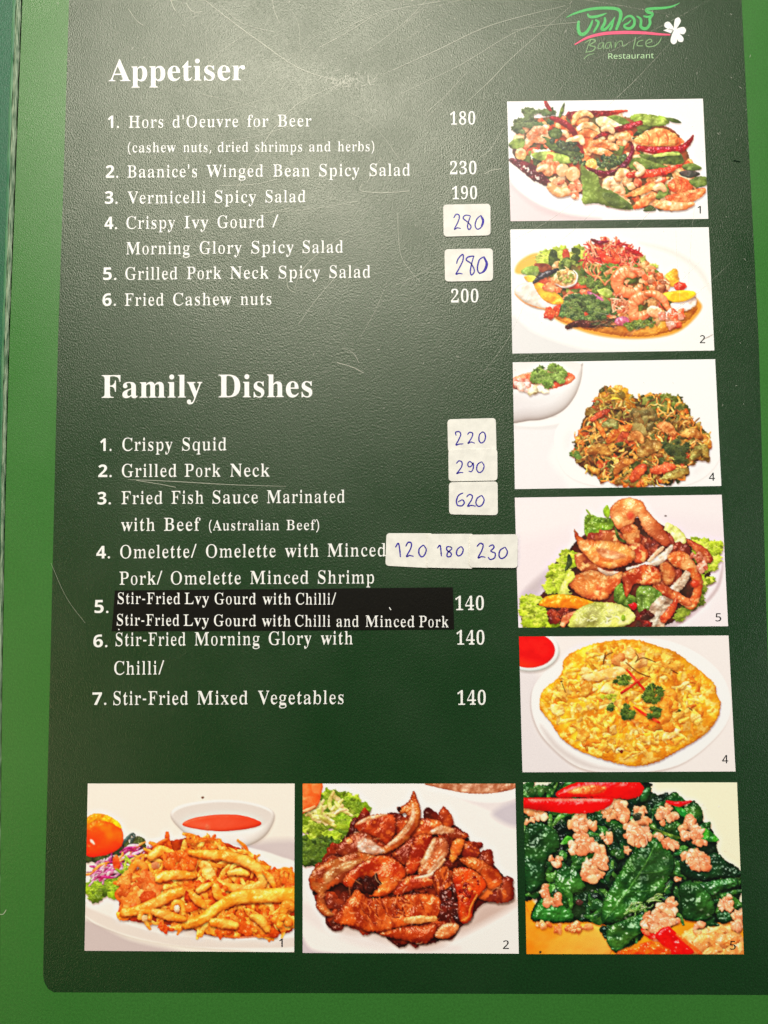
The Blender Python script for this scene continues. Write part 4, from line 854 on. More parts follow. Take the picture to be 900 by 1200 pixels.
    p.chunks([(440, 150), (480, 150), (470, 175)], 3, 14, [((90, 80, 60), (60, 60, 44))], sp=.3)
    # red chillies
    CH = dict(sp=.55, b=.5, ns=60, sh=.6, spp=18)
    p.S([(150, 72), (240, 50), (340, 44), (440, 50), (482, 46)], [20, 64, 84, 78, 40], (222, 28, 22), (196, 16, 18), **CH)
    p.P([(190, 60), (260, 36), (340, 40), (320, 66), (240, 70)], (250, 150, 90), (236, 90, 50), r=12, aa=4, sh=0, sp=.3)
    p.S([(18, 104), (120, 110), (240, 116), (330, 104), (366, 92)], [40, 56, 62, 50, 20], (226, 26, 22), (200, 16, 18), **CH)
    p.S([(40, 92), (140, 92), (280, 92), (340, 92)], [4, 9, 9, 4], (250, 170, 150), None, sh=0, aa=4, sp=0, al=.8)
    p.S([(580, 98), (630, 108), (680, 96)], [8, 22, 5], (206, 26, 30), (176, 16, 24), **CH)
    p.S([(480, 600), (520, 628), (560, 640)], [10, 26, 30], (220, 40, 26), (246, 150, 110), sp=.6)
    p.P([(536, 620), (590, 590), (640, 640), (690, 690), (640, 702), (590, 700), (560, 660)], (222, 34, 24), (200, 20, 20), r=24, b=.6, sp=.7, sh=.5)
    p.P([(380, 700), (470, 660), (540, 650), (600, 690), (560, 712)], (236, 110, 36), (226, 80, 30), r=20, sp=.5, sh=.1, aa=4)
    p.S([(620, 620), (670, 660), (720, 700)], 14, (236, 110, 50), None, aa=4, sh=.2, sp=.4)
    p.E(238, 494, 14, 12, (60, 40, 34), sp=.6)
    for i in range(46):
        x, y = p.R.rand()*820+30, p.R.rand()*480+80
        p.E(x, y, 3+5*p.R.rand(), 2+2*p.R.rand(), (232, 240, 224), rot=p.R.rand()*180, sh=0, sp=0, al=.4, aa=2)
    p.E(84, 690, 4, 4, (40, 40, 30), sh=0, sp=0)
    return p.done(1.3, 1.08, olive=.3)

DISHES = [dish_cashew, dish_vermicelli, dish_gourd, dish_pork_salad, dish_omelette, dish_squid, dish_pork_grill, dish_morning_glory]
# ---- painter end

TH = 19
GLYPHS = {
 "s'": '151|57,306 44,480 107,480 94,306',
 's(': '201|126,-106 106,-82 89,-56 74,-30 61,-1 51,28 42,58 35,89 31,120 28,152 27,184 28,217 31,249 35,280 42,311 51,342 61,372 74,401 89,428 106,454 126,480 181,480 163,454 147,427 133,399 121,370 110,340 102,310 95,279 90,248 88,216 87,185 88,154 90,123 95,92 102,62 110,32 121,2 133,-26 147,-54 163,-80 181,-106',
 's)': '201|21,-106 38,-80 54,-54 68,-26 81,2 91,32 100,62 106,92 111,123 114,154 115,185 114,216 111,248 106,279 100,310 91,340 81,370 68,399 54,427 38,454 20,480 76,480 95,454 112,428 127,401 140,372 151,342 159,311 166,280 171,249 174,217 175,184 174,152 171,120 166,89 159,58 151,28 140,-1 127,-30 112,-56 95,-82 76,-106',
 's,': '180|28,-87 47,-3 61,78 124,78 129,71 104,-8 71,-87',
 's-': '216|27,154 27,206 189,206 189,154',
 's.': '180|89,-9 60,1 54,10 50,22 48,36 50,51 54,63 60,71 89,81 119,71 126,63 130,51 132,36 130,22 126,10 119,1',
 's/': '250|7,0 185,480 243,480 64,0',
 's0': '375|188,-7 150,-3 118,7 91,24 69,48 51,76 39,111 30,150 25,193 23,241 25,289 30,332 39,371 51,405 69,433 91,456 118,473 150,483 189,486 225,483 257,473 283,456 305,433 322,405 336,370 345,331 351,288 353,240 351,193 345,150 336,110 322,76 305,47 283,24 256,7 225,-3|188,37 210,43 227,61 237,91 241,114 244,140 247,170 248,204 248,240 247,300 243,349 237,390 227,419 211,437 189,443 166,437 150,419 139,390 132,349 128,300 127,240 127,204 129,170 131,140 135,114 139,91 150,61 166,43',
 's1': '375|65,0 65,36 120,36 131,37 139,40 146,45 150,53 153,64 154,79 154,416 137,396 122,380 108,365 94,355 81,348 67,346 57,347 48,352 40,359 33,369 29,381 28,396 74,412 91,420 111,432 132,447 179,482 254,482 254,79 261,47 267,41 276,37 288,36 343,36 343,0',
 's2': '375|24,0 24,69 123,171 148,198 170,223 187,245 200,266 210,287 218,307 226,371 225,395 220,413 212,427 202,437 189,443 174,445 153,442 137,432 126,416 118,393 114,364 112,329 88,331 68,336 50,344 37,357 29,374 26,396 28,411 34,426 43,441 55,454 72,465 92,474 116,481 143,485 174,486 220,483 258,473 288,456 310,434 323,407 328,375 319,329 291,281 277,262 259,242 238,220 214,195 186,168 154,138 87,74 244,74 257,75 269,79 279,86 288,95 295,107 300,120 305,141 345,141 341,0',
 's3': '375|163,-7 132,-5 104,-2 81,5 62,13 46,23 34,35 26,47 20,60 19,74 21,90 26,103 36,113 48,120 61,125 76,126 78,100 86,79 99,62 116,50 135,43 158,40 199,49 211,56 221,66 230,79 236,95 240,115 241,139 238,163 229,184 214,202 194,216 168,224 137,227 95,227 95,269 140,269 166,272 188,281 204,296 216,316 223,340 225,367 223,390 219,409 211,424 200,436 186,443 169,445 154,444 142,439 133,430 116,391 111,341 86,343 64,348 47,356 34,367 27,382 24,401 28,423 41,444 62,461 91,475 128,483 173,486 217,483 255,474 286,458 309,436 323,409 328,377 324,348 315,323 298,301 277,283 253,267 225,256 279,238 297,228 312,216 326,201 336,184 342,163 345,138 343,112 338,90 329,70 318,52 304,37 288,25 230,1',
 's4': '375|121,0 121,36 140,36 179,44 188,52 193,65 195,84 195,125 9,125 9,166 199,480 293,480 293,169 363,169 363,125 293,125 293,84 295,65 300,52 309,44 348,36 357,36 357,0|56,169 195,169 195,287 196,351 199,416 189,394 174,366 158,338 146,319',
 's5': '375|165,-7 133,-5 106,-1 84,5 66,14 51,24 40,35 33,48 28,61 27,75 29,89 33,101 42,109 53,116 66,120 81,121 88,83 111,52 123,46 137,42 154,40 195,50 207,58 217,69 226,83 232,101 236,122 237,148 234,178 226,203 213,223 195,236 173,244 146,247 103,243 71,235 40,247 62,480 316,480 319,357 281,357 275,380 267,399 261,403 254,405 244,406 105,406 94,281 126,288 168,291 216,287 258,276 293,256 319,228 335,192 340,148 338,120 333,96 324,75 312,56 299,40 282,27 226,1',
 's6': '375|197,-7 165,-4 136,4 109,18 86,37 67,62 51,93 39,130 33,173 30,222 32,258 35,293 42,325 51,356 63,384 77,409 94,432 114,450 137,466 163,477 191,484 222,486 249,485 272,482 291,476 307,468 319,459 329,449 335,437 339,425 340,412 338,399 332,387 322,376 307,367 287,362 260,360 256,400 243,434 236,441 227,445 216,447 191,441 170,426 152,401 139,366 130,322 125,269 161,286 177,291 196,293 218,294 256,290 288,278 315,258 336,230 348,196 352,155 348,110 334,71 313,38 282,13 244,-2|199,38 215,41 228,49 239,64 248,85 253,113 255,148 253,181 247,208 238,228 226,242 211,250 193,253 154,243 125,221 128,162 135,116 147,81 162,57 179,42',
 's7': '375|111,0 289,406 113,406 93,403 80,391 74,372 70,338 30,338 33,480 353,480 353,447 168,0',
 's8': '375|183,-7 148,-5 118,1 91,11 69,24 51,39 38,57 28,78 22,99 20,122 23,150 32,173 47,193 67,211 91,227 119,242 94,259 74,276 57,296 45,316 38,339 36,364 37,385 42,404 50,423 62,441 79,456 99,469 125,478 156,484 191,486 235,483 271,471 299,453 318,429 330,401 334,369 332,344 324,322 310,305 292,289 270,274 244,260 280,240 309,220 330,199 344,177 352,153 355,127 350,88 335,55 310,29 276,9 234,-3|203,283 218,293 230,304 239,317 245,332 249,350 250,370 243,407 222,436 212,442 200,446 187,447 170,445 156,438 145,426 137,410 132,392 130,372 132,351 139,333 149,318 163,306 181,294|187,32 208,34 226,42 241,55 253,72 260,92 262,116 259,136 252,154 239,170 220,185 195,200 164,216 126,178 118,161 112,142 111,120 113,95 120,74 132,56 147,42 165,34',
 's9': '375|152,-7 127,-5 106,-2 88,4 73,12 62,22 53,33 42,69 50,94 75,107 83,88 92,71 103,56 118,45 135,38 156,36 188,43 213,67 232,106 244,160 251,230 212,198 195,191 176,186 155,185 119,189 87,201 60,220 40,248 28,282 24,324 26,355 32,383 42,409 56,431 74,450 95,466 120,477 147,484 177,486 209,484 238,476 264,463 287,444 307,420 323,390 335,353 343,310 345,261 344,225 340,190 334,157 326,126 315,97 301,72 284,49 264,30 241,14 215,3 185,-4|184,233 199,234 212,239 224,245 251,278 248,330 242,372 231,403 217,424 201,437 181,441 164,438 149,429 137,413 128,391 123,362 121,328 128,275 149,244',
 'sA': '437|-9,0 -9,18 4,19 14,24 24,30 32,41 41,55 49,75 206,466 224,465 384,87 394,65 403,47 411,34 420,25 430,20 443,18 443,0 229,0 229,18 259,21 277,30 283,46 282,54 279,66 273,81 253,132 103,132 79,71 76,59 75,48 80,32 96,21 124,18 128,18 128,0|113,161 242,161 177,319',
 'sB': '443|16,0 16,17 36,20 52,25 62,32 69,44 73,60 75,82 75,369 74,386 72,401 69,412 51,433 15,439 15,455 220,455 284,451 333,439 368,418 389,388 396,351 392,320 379,294 357,274 326,258 287,247 334,235 371,217 397,194 413,165 418,132 413,93 397,61 371,35 335,15 291,4 238,0|182,252 188,252 220,254 245,261 263,272 275,290 282,314 285,345 283,373 278,395 269,412 257,424 239,431 216,434 203,433 193,430 188,425 185,417 183,406 182,391|222,24 248,27 268,35 283,49 293,69 299,95 301,128 298,162 290,188 277,208 258,221 231,228 197,231 182,231 182,65 183,51 186,41 190,33 198,28 208,25',
 'sC': '468|257,-11 213,-7 174,3 137,20 105,43 78,71 56,104 39,142 29,184 26,228 30,273 39,314 56,351 79,384 106,412 139,435 176,452 216,462 259,465 292,463 328,454 367,440 388,435 402,439 413,449 419,465 437,465 437,308 420,308 403,347 381,380 356,407 328,427 298,439 265,443 222,435 187,409 163,365 149,304 144,226 149,153 165,97 192,56 230,32 278,24 305,26 331,33 358,45 383,61 407,81 428,106 447,89 418,53 384,25 345,5 303,-7',
 'sD': '496|20,0 20,17 39,19 53,23 63,30 69,39 73,54 74,75 74,374 72,397 68,415 61,426 50,433 35,437 15,439 15,455 222,455 268,453 309,446 346,434 378,418 405,396 428,371 445,341 458,307 466,269 468,228 459,146 430,82 382,36 315,9 228,0|222,24 262,30 295,47 319,75 331,97 339,124 346,155 349,190 351,229 345,303 330,360 305,401 269,425 223,433 208,432 197,429 190,423 185,415 183,402 182,385 182,72 183,55 185,42 190,34 197,29 208,25',
 'sF': '404|15,0 15,17 36,20 52,26 62,34 69,45 73,62 75,84 75,375 73,396 69,412 61,423 50,430 35,435 14,439 14,455 394,455 394,320 377,320 372,345 365,367 355,385 343,400 328,412 310,420 288,426 261,430 230,431 200,429 186,421 182,398 182,247 190,247 217,250 239,257 256,270 269,289 278,314 284,347 302,347 302,118 285,118 279,154 269,181 257,200 239,213 217,221 189,224 182,224 182,81 188,43 193,34 200,28 210,24 222,20 238,18 257,17 257,0',
 'sG': '508|268,-10 222,-7 179,3 141,19 108,42 80,70 57,103 41,141 31,183 28,229 31,274 41,315 57,352 80,385 107,413 139,435 176,452 215,462 257,465 293,463 330,454 369,441 388,436 406,443 419,465 437,465 437,308 420,308 409,334 397,357 382,379 366,397 348,413 329,426 309,436 288,441 267,443 224,435 189,409 165,366 151,305 146,228 147,188 151,151 158,119 168,91 180,67 206,37 238,19 275,13 298,14 316,19 328,27 336,39 341,53 343,71 343,128 341,146 337,161 329,170 317,176 299,180 275,182 275,198 500,198 500,182 481,180 466,177 457,171 451,161 447,147 446,128 446,29 411,15 375,4 340,-4 304,-9',
 'sH': '523|15,0 15,17 36,20 52,24 62,32 69,43 73,59 75,81 75,379 73,398 69,413 62,424 51,431 36,436 16,439 16,455 242,455 242,439 227,437 214,435 204,432 187,415 184,406 183,394 182,379 182,251 342,251 342,379 341,394 340,406 337,415 320,432 310,435 298,437 282,439 282,455 507,455 507,439 486,436 471,431 461,424 454,414 451,399 449,379 449,81 451,60 455,44 461,33 471,25 487,20 507,17 507,0 282,0 282,17 303,20 318,24 329,31 336,41 340,58 342,81 342,221 182,221 182,81 183,59 187,43 194,32 205,24 221,20 242,17 242,0',
 'sI': '261|13,0 13,17 34,21 50,26 61,32 69,42 74,56 75,75 75,387 74,405 70,419 63,427 52,433 36,437 13,439 13,455 244,455 244,439 223,437 207,433 196,427 188,419 184,405 183,387 183,77 187,44 206,26 216,23 230,20 246,17 246,0',
 'sL': '426|15,0 15,17 36,20 52,24 62,32 69,43 73,59 75,81 75,379 73,399 69,414 62,425 51,432 36,436 16,439 16,455 250,455 250,439 233,438 219,436 208,434 199,430 193,424 188,416 185,407 183,394 182,379 182,83 185,47 200,31 208,29 220,28 234,28 264,29 291,33 315,40 335,49 354,63 370,80 384,100 397,125 409,154 427,154 402,0',
 'sM': '634|14,0 14,17 34,20 50,24 61,32 69,43 74,58 75,79 75,382 71,416 53,432 43,435 30,437 15,439 15,455 185,455 317,142 449,455 617,455 617,439 598,436 583,430 573,423 566,412 561,397 560,378 560,85 561,68 562,54 565,43 582,23 617,17 617,0 396,0 396,17 433,25 450,44 453,54 454,68 455,83 455,399 288,0 270,0 105,389 105,80 107,57 112,41 120,30 131,23 148,19 169,17 169,0',
 'sN': '494|403,-11 107,350 107,79 108,57 112,42 119,31 129,24 145,20 167,17 167,0 18,0 18,17 54,23 71,41 74,51 75,64 76,79 76,388 56,412 43,427 36,433 18,439 18,455 156,455 391,169 391,377 390,392 389,404 386,414 369,431 359,435 346,437 331,439 331,455 480,455 480,439 459,436 443,432 433,425 427,414 423,398 422,377 422,-11',
 'sO': '525|261,-11 228,-9 198,-3 169,7 142,21 117,38 94,58 75,81 58,106 45,134 35,163 29,195 28,228 29,260 35,292 45,321 58,349 75,374 95,397 117,417 143,434 170,448 200,458 232,464 265,466 298,464 328,458 357,448 384,435 409,418 431,399 451,376 467,351 481,323 490,293 496,261 498,228 496,195 490,163 481,134 467,106 450,81 430,58 408,38 383,21 355,7 325,-3 294,-9|265,12 306,21 338,47 361,90 375,150 379,228 378,268 374,304 368,337 359,365 348,389 324,419 294,437 260,443 219,435 186,409 163,366 150,305 145,228 146,188 150,151 157,119 166,91 177,67 201,37 230,18',
 'sP': '418|15,0 15,17 36,20 52,24 62,32 69,43 73,59 75,81 75,379 73,398 69,413 62,424 51,431 36,436 16,439 16,455 214,455 265,454 306,449 336,440 357,429 375,415 390,398 400,378 407,356 409,332 404,296 390,266 367,240 334,221 292,209 242,206 182,206 182,81 183,59 187,43 194,32 205,24 221,20 242,17 242,0|182,230 201,230 231,232 255,240 272,253 283,271 290,297 292,329 290,361 285,387 275,406 261,420 241,428 216,431 204,430 195,428 189,424 185,418 183,409 182,398',
 'sS': '390|43,-11 43,158 62,158 75,113 91,77 111,50 136,30 164,19 197,15 220,17 241,24 257,36 269,51 276,69 279,89 273,117 255,140 225,160 163,191 127,210 99,231 77,253 62,276 53,302 50,332 52,358 57,381 67,403 80,421 96,437 115,449 136,459 160,464 185,466 229,461 282,448 291,446 300,445 310,447 317,454 320,466 339,466 339,319 322,319 315,343 305,365 293,385 280,402 265,417 248,429 231,438 213,443 194,445 173,443 155,437 140,426 128,413 122,398 120,380 121,364 127,349 137,336 151,325 168,314 189,303 253,273 279,260 300,247 317,233 331,219 342,204 350,188 359,133 357,106 350,80 339,58 323,38 304,21 281,8 254,-2 225,-8 192,-10 158,-8 126,1 98,9 85,12 69,7 61,-11',
 'sV': '428|212,-13 44,381 22,420 14,429 1,435 -14,439 -14,455 211,455 211,439 192,438 177,436 166,432 159,427 154,419 152,410 153,402 156,391 161,378 259,143 348,377 355,409 353,419 349,427 342,432 331,435 317,438 299,439 299,455 442,455 442,439 429,437 418,434 408,427 400,418 391,403 382,383 230,-13',
 'sW': '611|171,-11 32,393 27,407 21,419 15,427 8,433 -2,437 -15,439 -15,455 181,455 181,439 168,438 157,435 150,432 145,427 141,420 140,410 148,373 223,153 301,353 286,399 281,413 274,423 267,429 258,434 245,437 229,439 229,455 439,455 439,439 413,436 398,427 393,412 399,386 474,166 541,369 545,384 548,397 549,406 547,417 544,425 538,430 529,434 518,437 503,439 503,455 624,455 624,439 612,435 602,429 594,421 588,410 581,396 575,379 446,-11 428,-11 316,309 190,-11',
 'sa': '344|255,-10 226,-5 208,10 200,35 168,11 133,-4 95,-9 74,-6 55,0 40,11 29,26 22,43 20,63 25,91 39,115 63,136 98,155 143,173 199,190 199,241 197,258 193,272 187,282 177,290 164,294 148,296 123,293 109,286 104,274 105,270 108,264 113,257 123,231 121,220 117,210 110,202 100,196 90,192 77,191 64,192 54,196 45,203 38,212 34,223 33,236 35,252 40,266 49,278 62,290 77,300 95,308 115,314 137,317 162,318 205,315 239,307 263,292 280,271 290,244 293,210 293,62 293,52 294,45 295,40 304,34 320,42 329,28 306,7 281,-6|151,34 174,41 199,63 199,169 154,151 127,123 118,84 122,56 133,39',
 'sb': '361|43,-11 43,388 42,407 40,420 37,428 31,434 21,437 8,439 8,455 138,455 138,279 162,301 190,314 221,318 244,316 265,310 284,299 301,284 315,266 326,245 335,221 340,195 342,166 340,133 333,103 323,75 308,51 291,30 270,13 246,0 220,-8 192,-10 162,-6 133,7 105,28 53,-11|183,14 204,18 220,30 232,49 239,77 244,114 245,160 244,197 239,228 231,251 220,267 204,277 184,280 155,270 147,262 142,253 138,242 138,69 143,38 158,20',
 'sc': '293|156,-10 131,-8 108,-1 87,11 67,26 51,45 38,68 28,93 21,120 19,150 22,181 29,210 40,237 55,260 74,280 96,297 120,309 146,317 175,319 204,317 230,310 250,298 265,283 274,265 277,245 276,233 272,223 266,215 258,209 248,205 236,204 214,209 201,225 196,251 197,261 197,271 194,286 185,294 169,297 138,285 118,248 112,187 115,142 123,105 137,76 156,55 178,42 204,38 227,42 250,53 271,72 285,60 248,21 205,-2',
 'sd': '370|140,-10 117,-8 97,-1 78,10 61,26 47,44 35,66 26,91 21,118 19,147 21,180 27,210 36,237 48,261 63,281 81,297 101,309 123,316 146,318 175,314 201,301 223,280 223,401 222,413 218,423 212,430 203,435 191,438 176,439 176,455 319,455 319,75 320,60 322,49 325,41 330,35 340,30 353,28 353,11 315,8 271,1 223,-10 223,39 201,12 173,-5|171,28 182,30 192,34 202,41 211,51 218,62 223,76 223,242 220,252 214,262 206,270 174,281 155,277 141,267 130,250 123,225 119,193 118,153 119,115 123,83 130,58 140,42 153,32',
 'se': '301|154,-10 129,-8 106,-1 85,10 66,26 50,45 37,69 27,95 21,125 19,157 21,187 28,215 38,240 51,263 68,282 87,298 109,309 132,316 157,318 193,314 224,301 249,280 268,251 279,216 283,173 283,166 117,166 127,97 154,56 199,42 225,47 248,62 270,86 285,73 264,43 240,20 214,3 185,-7|116,192 201,192 201,215 201,241 198,261 193,277 186,288 175,295 161,297 136,286 121,255 116,203',
 'sf': '214|15,0 15,16 40,22 50,35 51,42 52,55 52,73 52,277 16,277 16,310 52,310 52,353 56,386 67,413 85,436 109,452 139,461 174,465 200,463 222,456 240,446 253,432 261,417 263,400 262,386 258,375 252,367 244,360 235,357 224,355 213,356 203,360 195,365 189,372 186,381 185,391 193,420 196,426 197,433 196,438 190,442 180,443 168,442 159,437 153,430 150,419 148,406 148,390 148,310 203,310 203,277 148,277 148,65 149,47 152,34 158,26 167,20 181,17 199,16 199,0',
 'sg': '327|146,-140 106,-138 73,-132 48,-122 29,-108 18,-92 14,-75 20,-54 38,-38 69,-26 44,-10 29,9 24,30 26,46 32,61 42,74 57,86 77,98 102,110 58,135 31,169 22,212 24,232 30,251 40,268 53,282 69,295 88,305 109,312 132,317 157,318 183,317 208,312 233,304 317,304 317,268 268,268 281,248 289,226 291,203 290,185 285,167 276,151 264,137 250,125 234,116 215,108 194,104 172,103 157,103 142,104 112,94 106,87 102,80 101,71 105,59 119,51 141,49 175,49 208,48 236,45 259,40 277,33 292,24 303,13 310,-1 314,-18 316,-37 311,-67 296,-92 272,-113 239,-128 197,-137|157,124 172,127 183,134 190,146 195,163 198,184 199,211 198,238 195,260 190,276 183,288 172,295 157,297 143,295 132,288 124,276 118,260 115,238 114,211 115,184 118,163 124,146 132,134 143,127|161,-116 218,-111 252,-94 263,-66 262,-55 257,-47 249,-41 238,-37 223,-35 205,-34 97,-34 84,-45 76,-58 73,-73 76,-84 83,-94 95,-103 111,-111 133,-115',
 'sh': '381|18,0 18,16 30,17 39,21 45,26 49,33 52,43 52,56 52,399 52,412 49,422 46,429 40,435 31,438 19,440 19,455 148,455 148,267 175,295 207,313 243,318 292,306 321,271 330,212 330,56 331,43 333,33 337,26 343,21 352,17 363,16 363,0 202,0 202,16 207,16 223,21 232,34 235,56 235,217 234,234 232,247 229,258 223,265 215,270 203,271 183,267 164,255 148,235 148,56 148,43 151,33 154,26 160,21 168,17 180,16 180,0',
 'si': '198|101,362 87,364 75,368 65,376 57,387 52,399 50,412 52,426 57,438 65,449 75,457 87,462 101,463 114,462 126,457 137,449 145,438 150,426 151,412 149,399 145,387 136,376 126,368 114,364|18,0 18,16 30,18 39,21 45,26 49,32 52,43 52,56 52,252 52,267 50,278 47,285 41,289 32,292 20,293 21,310 148,310 148,56 149,43 151,33 154,26 160,21 168,18 180,16 180,0',
 'sk': '359|17,0 17,16 30,18 39,21 45,26 49,33 52,43 52,56 52,398 52,412 50,422 47,429 42,434 33,438 20,439 21,455 148,455 148,169 227,248 236,259 242,269 244,278 240,287 228,292 209,293 206,293 206,310 345,310 345,293 320,289 297,278 275,260 222,209 346,34 355,24 365,18 376,16 376,0 211,0 211,16 217,16 229,18 237,23 239,32 232,49 163,147 148,134 148,56 148,43 151,33 154,26 160,21 168,18 180,16 180,0',
 'sl': '199|18,0 18,16 30,18 39,21 45,26 49,32 52,43 52,56 52,398 52,411 50,421 47,429 42,434 33,438 20,439 20,455 148,455 148,56 149,43 151,33 154,26 160,21 168,18 180,16 180,0',
 'sm': '554|18,0 18,16 30,17 39,21 45,26 49,33 52,43 52,56 52,253 52,266 49,276 46,284 40,289 31,293 19,294 19,310 146,310 146,265 173,294 204,312 237,318 277,312 305,293 320,261 348,293 381,312 418,318 465,306 494,271 504,212 504,56 504,43 507,33 510,26 516,21 524,17 536,16 536,0 377,0 377,16 389,18 397,21 403,26 407,34 409,44 410,56 410,217 409,234 407,247 404,258 398,265 389,270 377,271 358,268 341,256 324,237 324,56 325,44 327,34 331,26 336,21 345,18 356,16 356,0 199,0 199,16 211,18 219,21 225,26 229,34 231,44 232,56 232,217 231,233 229,247 226,258 220,265 211,270 199,271 180,267 162,255 146,235 146,56 147,44 149,34 152,27 158,21 166,18 177,16 177,0',
 'sn': '381|18,0 18,16 30,17 39,21 45,26 49,33 52,43 52,56 52,253 52,266 49,276 46,284 40,289 31,293 19,294 19,310 148,310 148,267 175,296 207,313 243,318 292,306 321,271 330,212 330,56 331,43 333,33 337,26 343,21 352,17 363,16 363,0 202,0 202,16 207,16 223,21 232,34 235,56 235,217 234,234 232,247 229,258 223,265 215,270 203,271 183,267 164,255 148,235 148,56 148,43 151,33 154,26 160,21 168,17 180,16 180,0',
 'so': '336|169,-10 140,-8 114,-1 90,11 69,27 52,47 38,70 27,96 21,124 19,154 21,184 27,213 38,239 52,262 69,281 90,297 114,309 140,316 168,318 196,316 222,309 245,298 266,282 283,263 298,240 308,214 315,185 317,154 315,123 308,94 298,69 284,46 266,26 245,11 222,-1 197,-8|169,11 186,14 199,24 209,39 212,50 215,64 217,81 219,102 219,126 220,154 218,206 214,245 208,271 198,286 185,296 169,299 151,296 138,286 128,271 122,245 118,206 117,154 117,127 118,103 120,82 122,64 125,50 128,39 138,24 152,14',
 'sp': '371|17,-139 17,-124 40,-117 50,-101 51,-92 52,-80 52,-64 52,243 52,261 50,275 46,283 41,288 32,292 19,295 19,310 143,310 143,263 166,294 195,313 230,319 253,317 274,310 293,298 309,283 323,264 335,241 343,216 348,189 350,160 348,128 343,99 334,72 323,48 308,28 291,12 272,0 250,-8 227,-10 196,-5 170,9 148,32 148,-58 148,-74 150,-88 152,-99 167,-118 197,-123 197,-139|195,28 214,32 229,42 239,59 247,84 251,116 253,154 251,192 247,223 241,248 232,265 218,275 199,278 179,273 162,259 148,235 148,69 160,46 176,33',
 'sq': '364|175,-139 175,-123 192,-121 205,-118 214,-114 219,-107 223,-97 224,-83 224,29 200,8 173,-5 142,-9 119,-7 98,-1 79,10 62,25 47,43 36,64 27,88 22,115 20,144 22,176 29,207 40,234 54,259 72,280 93,297 117,309 142,317 170,319 200,315 229,302 257,281 309,320 320,320 320,-83 320,-96 323,-106 326,-113 332,-118 342,-122 354,-123 354,-139|179,30 208,40 215,47 221,56 224,67 224,241 219,271 204,289 179,295 159,291 143,280 131,261 123,234 118,199 117,156 118,117 123,85 131,60 142,43 158,33',
 'sr': '287|18,0 18,16 30,18 39,21 45,26 49,32 52,43 52,56 52,252 52,267 50,278 46,285 41,289 32,292 20,293 21,310 146,310 146,252 158,272 172,288 187,301 203,311 218,316 233,318 250,317 264,312 275,304 283,293 288,281 289,266 288,254 284,243 278,234 270,228 260,224 248,222 237,223 229,226 222,231 207,250 189,260 179,258 171,252 162,241 155,228 151,211 149,192 149,56 150,42 153,32 159,25 167,21 180,18 197,16 197,0',
 'ss': '288|151,-10 132,-8 110,-3 87,6 73,9 64,7 56,1 51,-9 36,-9 36,105 53,105 61,79 72,57 87,39 103,26 121,17 140,15 156,16 168,20 179,27 186,35 191,46 192,58 188,76 176,92 156,105 107,130 85,142 68,155 54,169 45,185 39,202 37,220 40,247 49,270 65,291 86,306 111,316 141,319 166,316 199,308 206,306 213,305 220,306 226,311 230,319 244,319 244,222 228,222 220,244 209,262 196,277 182,288 166,294 149,296 136,295 125,292 116,286 110,278 106,269 105,259 115,232 146,212 191,189 212,178 229,165 241,151 250,136 255,117 257,95 254,65 244,39 228,18 206,2 181,-7',
 'st': '228|124,-9 99,-7 80,-1 66,10 56,26 50,46 48,71 48,279 20,279 20,300 46,324 68,347 88,369 105,389 118,407 129,424 144,424 144,310 208,310 208,279 144,279 144,82 149,51 154,45 160,41 168,40 183,44 195,56 206,75 222,66 198,24 165,-1',
 'su': '375|131,-10 103,-7 81,2 65,17 54,38 48,65 46,97 46,248 45,262 43,274 39,282 33,289 24,293 11,294 11,310 142,310 142,74 151,46 158,40 166,37 177,36 196,39 213,49 228,66 228,248 228,263 225,275 221,283 214,289 204,293 189,294 189,310 324,310 324,70 325,56 327,46 331,39 338,34 347,31 360,30 360,13 321,10 277,3 228,-10 228,40 216,26 202,13 186,3 169,-4 150,-9',
 'sv': '306|142,-10 38,248 22,281 16,288 8,292 -3,293 -3,310 164,310 164,294 156,294 141,292 132,286 129,276 130,268 185,122 236,253 241,272 237,284 224,292 203,294 203,310 305,310 305,295 294,291 284,286 278,279 260,243 160,-10',
 'sw': '435|122,-10 17,265 6,284 -11,293 -11,310 138,310 138,293 120,289 114,276 116,266 120,253 167,127 211,235 201,266 190,288 168,295 168,310 323,310 323,293 308,291 299,285 296,276 296,269 298,262 336,141 382,256 387,275 380,289 356,295 356,310 445,310 445,295 425,284 412,258 304,-10 289,-10 223,197 140,-10',
 'sx': '319|5,0 5,15 24,23 44,37 62,56 123,136 43,263 31,279 18,289 4,293 4,310 169,310 169,294 153,293 143,288 140,280 141,275 144,269 149,260 183,206 224,257 234,279 227,290 221,292 212,293 201,294 201,310 311,310 311,296 292,289 273,275 254,254 198,184 291,36 303,21 319,15 319,0 155,0 155,16 178,19 185,30 184,38 180,48 173,59 138,114 97,61 90,51 86,42 85,34 88,23 98,17 114,15 118,15 118,0',
 'sy': '300|52,-140 36,-139 22,-133 10,-125 1,-113 -5,-100 -7,-84 -5,-73 -2,-62 5,-53 13,-46 24,-41 36,-40 64,-49 70,-57 73,-65 75,-76 74,-81 74,-87 75,-94 79,-97 86,-99 94,-96 104,-88 114,-74 129,-44 140,-5 36,251 25,275 15,287 -3,293 -5,293 -5,310 162,310 162,293 136,289 128,275 130,267 133,257 185,119 230,241 236,260 238,274 229,289 203,293 203,310 300,310 300,293 291,292 283,288 277,281 271,271 265,258 259,242 162,-24 151,-53 140,-77 129,-96 118,-111 107,-122 95,-131',
 'n1': '384|181,0 181,335 181,381 183,418 164,400 142,381 91,339 60,379 189,480 238,480 238,0',
